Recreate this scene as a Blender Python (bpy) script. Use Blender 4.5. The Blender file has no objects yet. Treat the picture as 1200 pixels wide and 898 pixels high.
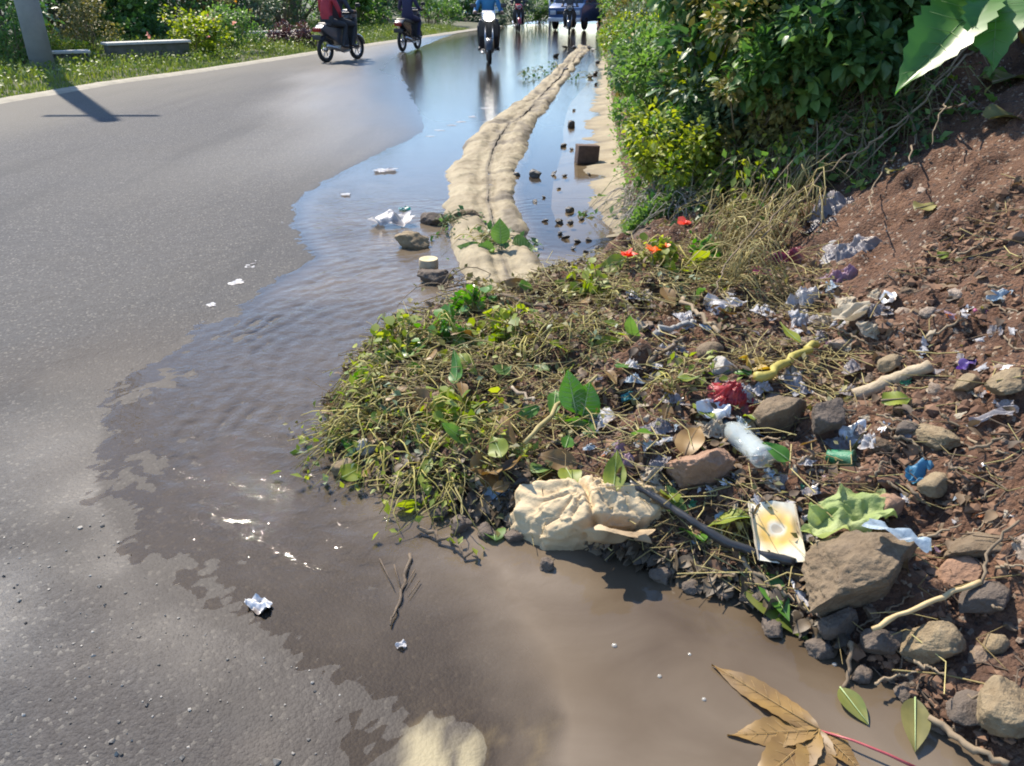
import bpy, bmesh, math, random
import numpy as np
from mathutils import Vector, Matrix

R = math.radians
random.seed(7)
scene = bpy.context.scene
col = scene.collection

# ------------------------------------------------------------------ camera, sky, sun, exposure
CAM_H, FPX, PITCH = 1.4, 900.0, math.atan(452 / 900)
cam = bpy.data.cameras.new('camera')
cam.sensor_width = 36.0
cam.lens = 27.0
cam.clip_start = 0.05
cam.clip_end = 4000
camo = bpy.data.objects.new('camera', cam)
camo.location = (0, 0, CAM_H)
camo.rotation_euler = (R(90) - PITCH, 0, 0)
col.objects.link(camo)
scene.camera = camo

SUN_EL, SUN_AZ = R(48), R(-34)          # azimuth from +Y, positive to the right
world = bpy.data.worlds.new('World')
scene.world = world
world.use_nodes = True
wn = world.node_tree.nodes
wl = world.node_tree.links
wn.clear()
sky = wn.new('ShaderNodeTexSky')
sky.sky_type = 'NISHITA'
sky.sun_disc = False
sky.sun_elevation = SUN_EL
sky.sun_rotation = SUN_AZ
sky.altitude = 400
sky.dust_density = 0.3
sky.ozone_density = 4.0
bg = wn.new('ShaderNodeBackground')
bg.inputs['Strength'].default_value = 0.15
wo = wn.new('ShaderNodeOutputWorld')
wl.new(sky.outputs[0], bg.inputs[0])
wl.new(bg.outputs[0], wo.inputs[0])

sl = bpy.data.lights.new('sun', 'SUN')
sl.energy = 4.4
sl.angle = R(0.55)
sl.color = (1.0, 0.90, 0.76)
so = bpy.data.objects.new('sun', sl)
sd = Vector((math.sin(SUN_AZ) * math.cos(SUN_EL), math.cos(SUN_AZ) * math.cos(SUN_EL), math.sin(SUN_EL)))
so.rotation_euler = sd.to_track_quat('Z', 'Y').to_euler()
so.location = sd * 30
col.objects.link(so)

scene.view_settings.view_transform = 'Standard'
scene.view_settings.look = 'None'
scene.view_settings.exposure = 1.08
scene.view_settings.gamma = 1
scene.view_settings.use_curve_mapping = False
scene.cycles.filter_width = 1.9
scene.cycles.max_bounces = 8
scene.cycles.caustics_reflective = False
scene.cycles.caustics_refractive = False
scene.cycles.sample_clamp_indirect = 6

# ------------------------------------------------------------------ noise
def _h(ix, iy, iz, s):
    n = (ix.astype(np.int64) * 374761393 + iy.astype(np.int64) * 668265263 + iz.astype(np.int64) * 2147483647 + s * 974634777) & 0xffffffff
    n = ((n ^ (n >> 13)) * 1274126177) & 0xffffffff
    n = ((n ^ (n >> 15)) * 2246822519) & 0xffffffff
    return ((n ^ (n >> 16)) & 0xffff) / 32767.5 - 1.0

def vn(x, y, s=0):
    x = np.asarray(x, float); y = np.asarray(y, float)
    ix = np.floor(x); iy = np.floor(y)
    fx = x - ix; fy = y - iy
    fx = fx * fx * (3 - 2 * fx); fy = fy * fy * (3 - 2 * fy)
    z = np.zeros_like(ix)
    a = _h(ix, iy, z, s); b = _h(ix + 1, iy, z, s); c = _h(ix, iy + 1, z, s); d = _h(ix + 1, iy + 1, z, s)
    return (a * (1 - fx) + b * fx) * (1 - fy) + (c * (1 - fx) + d * fx) * fy

def fbm(x, y, o=4, s=0, g=0.5):
    t = 0; a = 1.0; f = 1.0; n = 0
    for i in range(o):
        t = t + a * vn(np.asarray(x) * f, np.asarray(y) * f, s + i * 17)
        n += a; a *= g; f *= 2.03
    return t / n

def vn3(P, s=0):
    I = np.floor(P); F = P - I
    F = F * F * (3 - 2 * F)
    r = 0
    for dx in (0, 1):
        for dy in (0, 1):
            for dz in (0, 1):
                w = (F[:, 0] if dx else 1 - F[:, 0]) * (F[:, 1] if dy else 1 - F[:, 1]) * (F[:, 2] if dz else 1 - F[:, 2])
                r = r + w * _h(I[:, 0] + dx, I[:, 1] + dy, I[:, 2] + dz, s)
    return r

def sst(a, b, x):
    t = np.clip((np.asarray(x, float) - a) / (b - a), 0, 1)
    return t * t * (3 - 2 * t)

def polysd(x, y, poly):
    """signed distance to a closed polygon, positive inside"""
    x = np.asarray(x, float); y = np.asarray(y, float)
    d = np.full(x.shape, 1e9); ins = np.zeros(x.shape, bool)
    n = len(poly)
    for i in range(n):
        ax, ay = poly[i]; bx, by = poly[(i + 1) % n]
        ex, ey = bx - ax, by - ay
        wx, wy = x - ax, y - ay
        t = np.clip((wx * ex + wy * ey) / (ex * ex + ey * ey + 1e-12), 0, 1)
        d = np.minimum(d, (wx - ex * t) ** 2 + (wy - ey * t) ** 2)
        c = ((ay > y) != (by > y)) & (x < (bx - ax) * (y - ay) / (by - ay + 1e-12) + ax)
        ins ^= c
    d = np.sqrt(d)
    return np.where(ins, d, -d)

# ------------------------------------------------------------------ lie of the land (metres; camera above the origin looking along +Y)
BANK_LINE = [(1.25, 0.2), (1.05, 0.8), (0.97, 1.05), (0.9, 1.19), (0.82, 1.31), (0.65, 1.48), (0.38, 1.66), (0.05, 1.83), (-0.32, 1.98), (-0.64, 2.31),
             (-0.72, 2.62), (-0.68, 2.94), (-0.52, 3.45), (-0.2, 3.75), (0.19, 4.02), (0.5, 4.35), (0.72, 4.75), (0.82, 5.2), (0.91, 6.4),
             (1.21, 9.6), (2.11, 18.3), (3.64, 36), (5.2, 52)]
BANK = BANK_LINE + [(40, 52), (40, 0.2)]
WET = [(-0.35, 0.5), (-0.36, 1.05), (-0.36, 1.2), (-0.40, 1.27), (-0.55, 1.36), (-0.78, 1.48), (-1.02, 1.68), (-1.28, 2.0), (-1.5, 2.5), (-1.58, 3.0),
       (-1.46, 3.45), (-1.34, 3.85), (-1.19, 4.5), (-1.5, 5.2), (-1.66, 6.0), (-1.52, 7.07), (-1.28, 8.1), (-1.0, 9.3), (-1.15, 10.5), (-1.6, 13.0), (-2.3, 17.0),
       (-3.0, 23.0), (-2.6, 34.0), (-1.5, 46.0), (5, 60), (12, 60), (6, 36), (4, 18), (3, 9), (3, 0.5)]
XL_Y = [0, 8, 11.9, 14.6, 17.6, 23.6, 37.8, 46, 60]
XL_X = [-8.4, -7.85, -7.5, -7.15, -6.38, -5.3, -2.29, -0.6, 2.5]
BX_Y = [p[1] for p in BANK_LINE[14:]]
BX_X = [p[0] for p in BANK_LINE[14:]]
KL = [(-0.10, 3.0), (-0.2, 3.64), (-0.36, 4.5), (-0.55, 5.79), (-0.62, 7.07), (-0.41, 9.61), (0.28, 13.26), (1.15, 19.53), (1.75, 24.3), (2.4, 30)]
KR = [(0.35, 3.0), (0.3, 3.64), (0.16, 4.5), (0.05, 5.79), (0.08, 7.07), (0.27, 9.61), (0.78, 13.26), (1.58, 19.53), (2.24, 24.3), (2.95, 30)]

def xl(y): return np.interp(y, XL_Y, XL_X)
def xbank(y): return np.interp(y, BX_Y, BX_X)
def kleft(y): return np.interp(y, [p[1] for p in KL], [p[0] for p in KL])
def kright(y): return np.interp(y, [p[1] for p in KR], [p[0] for p in KR])

def bankH(x, y, rough=True):
    x = np.asarray(x, float); y = np.asarray(y, float)
    d = polysd(x, y, BANK)
    di = np.maximum(d, 0)
    near = 1 - sst(4.6, 6.8, y)
    mound = (0.17 - 0.05 * sst(0.5, 0.0, x)) * (1 - np.exp(-di / 0.17)) + 0.05 * sst(0.2, 0.9, di)
    xs = np.interp(y, [0, 1, 2, 3, 4, 5], [1.15, 1.15, 1.1, 1.2, 1.3, 1.35])
    slope = 0.56 * np.maximum(0, x - xs)
    slope = np.where(slope > 3, 3 + 0.1 * (slope - 3), slope)
    scar = 0.27 * sst(4.62, 4.85, y + 0.25 * vn(x * 2, x * 0, 5)) * sst(1.25, 1.7, x)
    far = 1.45 * np.minimum(di, 1.5) + 0.35 * np.clip(di - 1.5, 0, 4)
    h = near * (mound + slope + scar) + (1 - near) * far
    lump = (fbm(x * 3.1, y * 3.1, 3, 3) * 0.06 + np.maximum(0, fbm(x * 6.3, y * 6.3, 3, 14)) * 0.11) * sst(0, 0.22, di)
    h = h + lump
    if rough:
        h = h + (fbm(x * 14, y * 14, 4, 9, 0.6) * 0.030 + np.maximum(0, fbm(x * 34, y * 34, 2, 21)) * 0.028) * sst(0, 0.12, di)
    return np.where(d > 0, h, -0.06 + d * 0.3)

def shoal(x, y):  # raised bed that carries the painted sandy glint
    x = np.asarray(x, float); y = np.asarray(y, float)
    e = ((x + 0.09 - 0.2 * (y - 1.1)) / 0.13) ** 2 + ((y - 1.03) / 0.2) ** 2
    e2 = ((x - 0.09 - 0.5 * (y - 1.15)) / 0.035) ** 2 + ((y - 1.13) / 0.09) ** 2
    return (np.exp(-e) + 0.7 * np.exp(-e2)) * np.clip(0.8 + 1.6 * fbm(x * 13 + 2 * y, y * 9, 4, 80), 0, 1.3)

def roadZ(x, y, rough=True):
    x = np.asarray(x, float); y = np.asarray(y, float)
    s = polysd(x, y, WET)
    far = sst(7.5, 12, y)
    z = np.where(s < 0, np.minimum(-s * 0.03, 0.02), 0)
    soft = 1 - sst(3.2, 3.9, y)
    dep = np.where(s > 0, 0.009 * (1 - np.exp(-s / (0.06 + 0.85 * soft))) + 0.03 * sst(0.15, 0.9, s) * soft * sst(-0.6, 0.4, x), 0)
    z = z - dep * (1 - 0.62 * far)
    z = z + 0.0022 * fbm(x * 5, y * 5, 3, 31) + 0.0008 * (1 - sst(3.2, 4.2, y)) * fbm(x * 11, y * 11, 3, 32) + far * 0.0035 * fbm(x * 0.8, y * 0.35, 3, 77)
    if rough:
        nr = 1 - sst(5, 7.5, y)
        bl = sst(0.1, -0.6, s)
        z = z + nr * (0.0022 * vn(x * 70, y * 70, 40) + 0.0018 * vn(x * 130, y * 130, 41) + 0.0018 * fbm(x * 22, y * 22, 2, 43)) * (0.4 + 0.6 * bl)
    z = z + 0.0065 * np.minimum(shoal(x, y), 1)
    # gutter channel right of the kerb
    g = sst(-0.05, 0.05, x - kright(y)) * sst(4.3, 4.8, y)
    z = z - 0.05 * g
    return z

def leftZ(x, y):
    d = np.maximum(0, xl(y) - x)
    return 0.02 + 0.05 * np.minimum(d, 9) + 0.02 * vn(x * 1.3, y * 1.3, 8)

def G(x, y):
    x = np.asarray(x, float); y = np.asarray(y, float)
    z = np.maximum(bankH(x, y, False), 0.0)
    return np.where(x < xl(y), leftZ(x, y), z)

def ray(px, py):
    u = (px - 600) / FPX; v = (449 - py) / FPX
    c, s = math.cos(PITCH), math.sin(PITCH)
    return np.array((u, c + v * s, -s + v * c))

_T = np.concatenate([np.arange(0.6, 8, 0.006), np.arange(8, 70, 0.05)])
def hit(px, py, off=0.0):
    d = ray(px, py)
    P = d[None, :] * _T[:, None]
    z = P[:, 2] + CAM_H
    g = G(P[:, 0], P[:, 1]) + off
    k = np.nonzero(z < g)[0]
    i = k[0] if len(k) else len(_T) - 1
    return Vector((P[i, 0], P[i, 1], float(g[i] - off) )), float(_T[i])

def ground(x, y): return float(G(np.array([x]), np.array([y]))[0])
def gnormal(x, y, e=0.06):
    dx = ground(x + e, y) - ground(x - e, y); dy = ground(x, y + e) - ground(x, y - e)
    return Vector((-dx, -dy, 2 * e)).normalized()

# ------------------------------------------------------------------ mesh tools
class MB:
    def __init__(self): self.V = []; self.F = []; self.T = []; self.S = []; self.n = 0
    def add(self, V, F, tint=0.5, slot=0):
        V = np.asarray(V, float).reshape(-1, 3)
        self.V.append(V)
        t = np.asarray(tint, float)
        self.T.append(np.full(len(V), float(t)) if t.ndim == 0 else t)
        groups = F if (isinstance(F, list) and len(F) and isinstance(F[0], np.ndarray)) else None
        if groups is None:
            by = {}
            for f in F: by.setdefault(len(f), []).append(f)
            groups = [np.array(v, int) for v in by.values()]
        for g in groups:
            if len(g): self.F.append(g + self.n); self.S.append((len(g), slot))
        self.n += len(V)
        return self
    def build(self, name, mat, parent=None, smooth=True, attrs=None):
        me = bpy.data.meshes.new(name)
        V = np.concatenate(self.V) if self.V else np.zeros((0, 3))
        me.vertices.add(len(V)); me.vertices.foreach_set('co', V.ravel())
        loops = np.concatenate([g.ravel() for g in self.F]); sizes = np.concatenate([np.full(len(g), g.shape[1]) for g in self.F])
        starts = np.concatenate([[0], np.cumsum(sizes)[:-1]])
        me.loops.add(len(loops)); me.loops.foreach_set('vertex_index', loops.astype(np.int32))
        me.polygons.add(len(sizes)); me.polygons.foreach_set('loop_start', starts.astype(np.int32)); me.polygons.foreach_set('loop_total', sizes.astype(np.int32))
        me.polygons.foreach_set('use_smooth', np.full(len(sizes), smooth))
        if isinstance(mat, (list, tuple)):
            for m in mat: me.materials.append(m)
            me.polygons.foreach_set('material_index', np.concatenate([np.full(n, s) for n, s in self.S]).astype(np.int32))
        else: me.materials.append(mat)
        a = me.attributes.new('tint', 'FLOAT', 'POINT'); a.data.foreach_set('value', np.concatenate(self.T))
        for k, v in (attrs or {}).items():
            a = me.attributes.new(k, 'FLOAT', 'POINT'); a.data.foreach_set('value', np.asarray(v, float))
        me.update(calc_edges=True)
        me.validate()
        o = bpy.data.objects.new(name, me); col.objects.link(o)
        if parent is not None: o.parent = parent
        return o

def tag(o, label=None, cat=None, group=None, kind=None):
    if label: o['label'] = label
    if cat: o['category'] = cat
    if group: o['group'] = group
    if kind: o['kind'] = kind
    return o

def thing(name, label, cat, loc=(0, 0, 0), rot=(0, 0, 0), group=None):
    o = bpy.data.objects.new(name, None); o.empty_display_size = 0.1
    o.location = loc; o.rotation_euler = rot; col.objects.link(o)
    return tag(o, label, cat, group)

def copy_tree(o, parent=None):
    c = o.copy(); col.objects.link(c)
    if parent is not None: c.parent = parent
    for ch in list(o.children): copy_tree(ch, c)
    return c

def grid_faces(nx, ny):
    i = np.arange(nx - 1)[None, :] + np.arange(ny - 1)[:, None] * nx
    i = i.ravel()
    return np.stack([i, i + 1, i + nx + 1, i + nx], 1)

_ico = {}
def ico(n):
    if n not in _ico:
        b = bmesh.new(); bmesh.ops.create_icosphere(b, subdivisions=n, radius=1)
        b.verts.ensure_lookup_table()
        _ico[n] = (np.array([v.co[:] for v in b.verts]), np.array([[v.index for v in f.verts] for f in b.faces]))
        b.free()
    return _ico[n]

def boxv(cx, cy, cz, sx, sy, sz, bev=0.0, seg=2):
    b = bmesh.new(); bmesh.ops.create_cube(b, size=1)
    for v in b.verts: v.co = Vector((v.co.x * sx, v.co.y * sy, v.co.z * sz))
    if bev: bmesh.ops.bevel(b, geom=b.edges[:], offset=bev, segments=seg, affect='EDGES', profile=0.6)
    b.verts.index_update()
    V = np.array([v.co[:] for v in b.verts]) + (cx, cy, cz)
    F = [tuple(v.index for v in f.verts) for f in b.faces]
    b.free()
    return V, F

def tube(pts, rad, sides=6, cap=True):
    P = [Vector(p) for p in pts]; n = len(P)
    if not hasattr(rad, '__len__'): rad = [rad] * n
    V = []; F = []
    prev = None
    for i in range(n):
        t = (P[min(i + 1, n - 1)] - P[max(i - 1, 0)])
        if t.length < 1e-9: t = Vector((0, 0, 1))
        t.normalize()
        if prev is None:
            a = Vector((0, 0, 1)) if abs(t.z) < 0.9 else Vector((1, 0, 0))
            nrm = t.cross(a).normalized()
        else:
            nrm = (prev - t * prev.dot(t)).normalized()
        prev = nrm
        bn = t.cross(nrm)
        for k in range(sides):
            an = 2 * math.pi * k / sides
            V.append(P[i] + (nrm * math.cos(an) + bn * math.sin(an)) * rad[i])
    for i in range(n - 1):
        for k in range(sides):
            a = i * sides + k; b = i * sides + (k + 1) % sides
            F.append((a, b, b + sides, a + sides))
    if cap:
        F.append(tuple(range(sides))[::-1]); F.append(tuple(range((n - 1) * sides, n * sides)))
    return np.array([v[:] for v in V]), F

def lathe(prof, seg=24, axis='z'):
    V = []; F = []
    n = len(prof)
    for r, z in prof:
        for k in range(seg):
            a = 2 * math.pi * k / seg
            V.append((r * math.cos(a), r * math.sin(a), z))
    for i in range(n - 1):
        for k in range(seg):
            a = i * seg + k; b = i * seg + (k + 1) % seg
            F.append((a, b, b + seg, a + seg))
    V = np.array(V)
    if axis == 'y': V = V[:, [0, 2, 1]] * (1, 1, -1)
    if axis == 'x': V = V[:, [2, 1, 0]] * (1, 1, -1)
    return V, F

def torus(R1, r, seg=28, sub=10):
    prof = [(R1 + r * math.cos(2 * math.pi * k / sub), r * math.sin(2 * math.pi * k / sub)) for k in range(sub + 1)]
    return lathe(prof, seg, 'x')

def blade(L, W, n=10, curl=0.0, fold=0.15, serr=0.0, pw=0.8, tipd=1.0, wav=0.0, ph=0.0):
    """leaf blade along +Y, five columns"""
    V = []
    for i in range(n + 1):
        t = i / n
        w = W * math.sin(math.pi * min(1, t ** pw)) ** tipd
        w = max(w, 0.012 * W)
        if serr and 0 < i < n: w *= 1 + serr * (1 if i % 2 else -1)
        y = L * t; z0 = -curl * L * t * t
        for c in (-1, -0.5, 0, 0.5, 1):
            z = z0 + fold * abs(c) * w + wav * W * math.sin(9 * t + ph + 1.7 * c) * abs(c)
            V.append((c * w, y, z))
    return np.array(V), grid_faces(5, n + 1)

def xform(V, rot, loc=(0, 0, 0), s=1.0):
    M = np.array(rot.to_3x3()) if not isinstance(rot, np.ndarray) else rot
    return (np.asarray(V) * s) @ M.T + np.array(loc)

def rock(sx, sy, sz, seed, cuts=10, rough=0.07, n=4, depth=0.56, front=None):
    rs = np.random.RandomState(seed)
    V, F = ico(n); V = V.copy()
    for k in range(cuts):
        d = rs.normal(size=3); d /= np.linalg.norm(d)
        lim = rs.uniform(depth, 0.9)
        q = V @ d
        V -= np.outer(np.maximum(0, q - lim) * 0.93, d)
    if front:
        for d in ((0.05, -1, -0.18), (0.8, -0.75, -0.1)):
            d = np.array(d) / np.linalg.norm(d); V -= np.outer(np.maximum(0, V @ d - front) * 0.96, d)
    V *= 1 + rough * vn3(V * 2.3 + seed, seed)[:, None] + rough * 0.6 * vn3(V * 6 + seed, seed + 1)[:, None] + rough * 0.45 * vn3(V * 14 + seed, seed + 2)[:, None] + rough * 0.25 * vn3(V * 31 + seed, seed + 4)[:, None]
    m = np.abs(V).max(0)
    return V / m * (sx / 2, sy / 2, sz / 2), [F]

def worley(P, pts):
    d = np.sqrt(((P[:, None, :] - pts[None]) ** 2).sum(2)); d.sort(axis=1)
    return d[:, 1] - d[:, 0], d[:, 0]

def crumpled(U, seed, planes=22, lo=0.62, hi=0.95, ridge=0.05, cells=(26, 80)):
    """radius of a crumpled, faceted skin over unit directions U"""
    rs = np.random.RandomState(seed)
    n = rs.normal(size=(planes, 3)); n /= np.linalg.norm(n, axis=1)[:, None]
    dk = rs.uniform(lo, hi, planes)
    q = U @ n.T
    r = np.where(q > 0.05, dk[None] / np.maximum(q, 0.05), 9).min(1)
    r = np.minimum(r, 1.15)
    Wp = U + 0.10 * np.stack([vn3(U * 4 + 5 * j, seed + j) for j in range(3)], 1)
    for c, a in zip(cells, (ridge, ridge * 0.45)):
        pts = rs.normal(size=(c, 3)); pts /= np.linalg.norm(pts, axis=1)[:, None]
        f, f1 = worley(Wp, pts)
        r = r + a * np.exp(-f / 0.05) * (1 if a == ridge else 1) - a * 0.6 * sst(0.0, 0.5, f1) * np.sign(vn3(U * 2.2, seed + 9))
    return r

def tri(x): return np.abs(((x) % 2) - 1) * 2 - 1

def bagshape(sx, sy, sz, seed, n=4, amp=0.16, folds=7, freq=(1.0, 2.6)):
    rs = np.random.RandomState(seed)
    V, F = ico(n); U = V.copy()
    W = U + 0.25 * np.stack([vn3(U * 1.7 + k * 9.1, seed + k) for k in range(3)], 1)
    r = np.ones(len(U))
    for k in range(folds):
        d = rs.normal(size=3); d /= np.linalg.norm(d)
        f = rs.uniform(*freq)
        r += amp / (1 + 0.22 * k) * tri((W @ d) * f + rs.uniform(0, 2)) * rs.choice([1, -1])
    r = 0.5 * r + 0.5 * crumpled(U, seed + 77, 16, 0.45, 0.95, 0.13, (22, 60)) 
    V = U * r[:, None]
    V[:, 2] = np.maximum(V[:, 2], -0.55)
    V[:, 2] -= V[:, 2].min()
    m = np.array([np.abs(V[:, 0]).max(), np.abs(V[:, 1]).max(), V[:, 2].max()])
    return V / m * (sx / 2, sy / 2, sz), [F]

def sheet(w, h, amp, seed, n=26, folds=6, irregular=0.12, freq=(1.5, 4)):
    rs = np.random.RandomState(seed)
    u = np.linspace(-0.5, 0.5, n)
    X, Y = np.meshgrid(u, u); X = X.ravel(); Y = Y.ravel()
    Wx = X + 0.12 * vn(X * 3, Y * 3, seed); Wy = Y + 0.12 * vn(X * 3, Y * 3, seed + 5)
    z = np.zeros_like(X)
    for k in range(folds):
        a = rs.uniform(0, math.pi); f = rs.uniform(*freq)
        z += tri((Wx * math.cos(a) + Wy * math.sin(a)) * f + rs.uniform(0, 2)) / (1 + 0.35 * k)
    z -= z.min(); z = z / z.max() * amp
    rr = 1 + irregular * vn(np.arctan2(Y, X) * 2.2 + 7, X * 0 + seed, seed) - irregular * 0.4
    if irregular > 0.1:
        X, Y = X * (1 - 0.7 * (1 - np.sqrt(1 - 2 * Y * Y))), Y * (1 - 0.7 * (1 - np.sqrt(1 - 2 * X * X)))
        rr = rr + 0.5 * irregular * vn(X * 9, Y * 9, seed + 8)
    return np.stack([X * w * rr, Y * h * rr, z], 1), [grid_faces(n, n)]

# ------------------------------------------------------------------ materials
MC = {}
def nodes(name):
    m = bpy.data.materials.new(name); m.use_nodes = True
    t = m.node_tree; t.nodes.clear()
    out = t.nodes.new('ShaderNodeOutputMaterial')
    return m, t, out

def nd(t, kind, **kw):
    n = t.nodes.new(kind)
    for k, v in kw.items():
        if k in n.inputs.keys(): n.inputs[k].default_value = v
        else: setattr(n, k, v)
    return n

def mixc(t, fac, a, b, blend='MIX'):
    n = t.nodes.new('ShaderNodeMix'); n.data_type = 'RGBA'; n.blend_type = blend
    for s, v in ((n.inputs[0], fac), (n.inputs[6], a), (n.inputs[7], b)):
        if hasattr(v, 'links') or isinstance(v, bpy.types.NodeSocket): t.links.new(v, s)
        elif isinstance(v, (int, float)): s.default_value = v
        else: s.default_value = (*v, 1)
    return n.outputs[2]

def math_(t, op, a, b=0.0, clamp=False):
    n = t.nodes.new('ShaderNodeMath'); n.operation = op; n.use_clamp = clamp
    for s, v in zip(n.inputs, (a, b)):
        if isinstance(v, bpy.types.NodeSocket): t.links.new(v, s)
        else: s.default_value = v
    return n.outputs[0]

def ramp(t, fac, a, b):
    n = t.nodes.new('ShaderNodeMapRange'); n.inputs[1].default_value = a; n.inputs[2].default_value = b
    t.links.new(fac, n.inputs[0])
    return n.outputs[0]

def mat(name, c1, c2=None, rough=0.6, scale=20.0, bump=0.0, bscale=None, spec=0.5, metal=0.0, trans=0.0, alpha=1.0, tint=False, objrand=False, c3=None,
        emit=None, coat=0.0, transmission=0.0, tcol=None, sheen=0.0):
    if name in MC: return MC[name]
    m, t, out = nodes(name)
    c2 = c2 or tuple(x * 0.75 for x in c1)
    tc = nd(t, 'ShaderNodeTexCoord')
    nz = nd(t, 'ShaderNodeTexNoise', Scale=scale, Detail=5.0, Roughness=0.6)
    t.links.new(tc.outputs['Object'], nz.inputs['Vector'])
    fac = ramp(t, nz.outputs[0], 0.32, 0.68)
    if tint:
        at = nd(t, 'ShaderNodeAttribute', attribute_name='tint')
        fac = math_(t, 'ADD', math_(t, 'MULTIPLY', fac, 0.3), math_(t, 'SUBTRACT', at.outputs['Fac'], 0.15), True)
    c = mixc(t, fac, c1, c2)
    if c3:
        nz3 = nd(t, 'ShaderNodeTexNoise', Scale=scale * 0.27, Detail=3.0)
        t.links.new(tc.outputs['Object'], nz3.inputs['Vector'])
        c = mixc(t, ramp(t, nz3.outputs[0], 0.5, 0.62), c, c3)
    if objrand:
        oi = nd(t, 'ShaderNodeObjectInfo')
        hs = nd(t, 'ShaderNodeHueSaturation')
        t.links.new(ramp2(t, oi.outputs['Random'], 0.55, 1.5), hs.inputs['Value'])
        t.links.new(ramp2(t, oi.outputs['Random'], 1.15, 0.7), hs.inputs['Saturation'])
        t.links.new(c, hs.inputs['Color']); c = hs.outputs[0]
    p = nd(t, 'ShaderNodeBsdfPrincipled', Roughness=rough, Metallic=metal, Alpha=alpha)
    p.inputs['Specular IOR Level'].default_value = spec
    p.inputs['Coat Weight'].default_value = coat
    p.inputs['Transmission Weight'].default_value = transmission
    t.links.new(c, p.inputs['Base Color'])
    if emit:
        p.inputs['Emission Color'].default_value = (*emit[0], 1); p.inputs['Emission Strength'].default_value = emit[1]
    if bump:
        bz = nd(t, 'ShaderNodeTexNoise', Scale=bscale or scale * 2, Detail=6.0, Roughness=0.65)
        t.links.new(tc.outputs['Object'], bz.inputs['Vector'])
        bp = nd(t, 'ShaderNodeBump', Strength=min(1, bump), Distance=0.02)
        t.links.new(bz.outputs[0], bp.inputs['Height']); t.links.new(bp.outputs[0], p.inputs['Normal'])
    sh = p.outputs[0]
    if trans:
        tr = nd(t, 'ShaderNodeBsdfTranslucent')
        if tcol: tr.inputs[0].default_value = (*tcol, 1)
        else:
            hs = nd(t, 'ShaderNodeHueSaturation', Value=1.5, Saturation=1.15); t.links.new(c, hs.inputs['Color']); t.links.new(hs.outputs[0], tr.inputs[0])
        mx = nd(t, 'ShaderNodeMixShader'); mx.inputs[0].default_value = trans
        t.links.new(sh, mx.inputs[1]); t.links.new(tr.outputs[0], mx.inputs[2]); sh = mx.outputs[0]
    t.links.new(sh, out.inputs[0])
    MC[name] = m
    return m

def ramp2(t, fac, a, b):
    n = t.nodes.new('ShaderNodeMapRange'); n.inputs[3].default_value = a; n.inputs[4].default_value = b
    t.links.new(fac, n.inputs[0]); return n.outputs[0]

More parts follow.
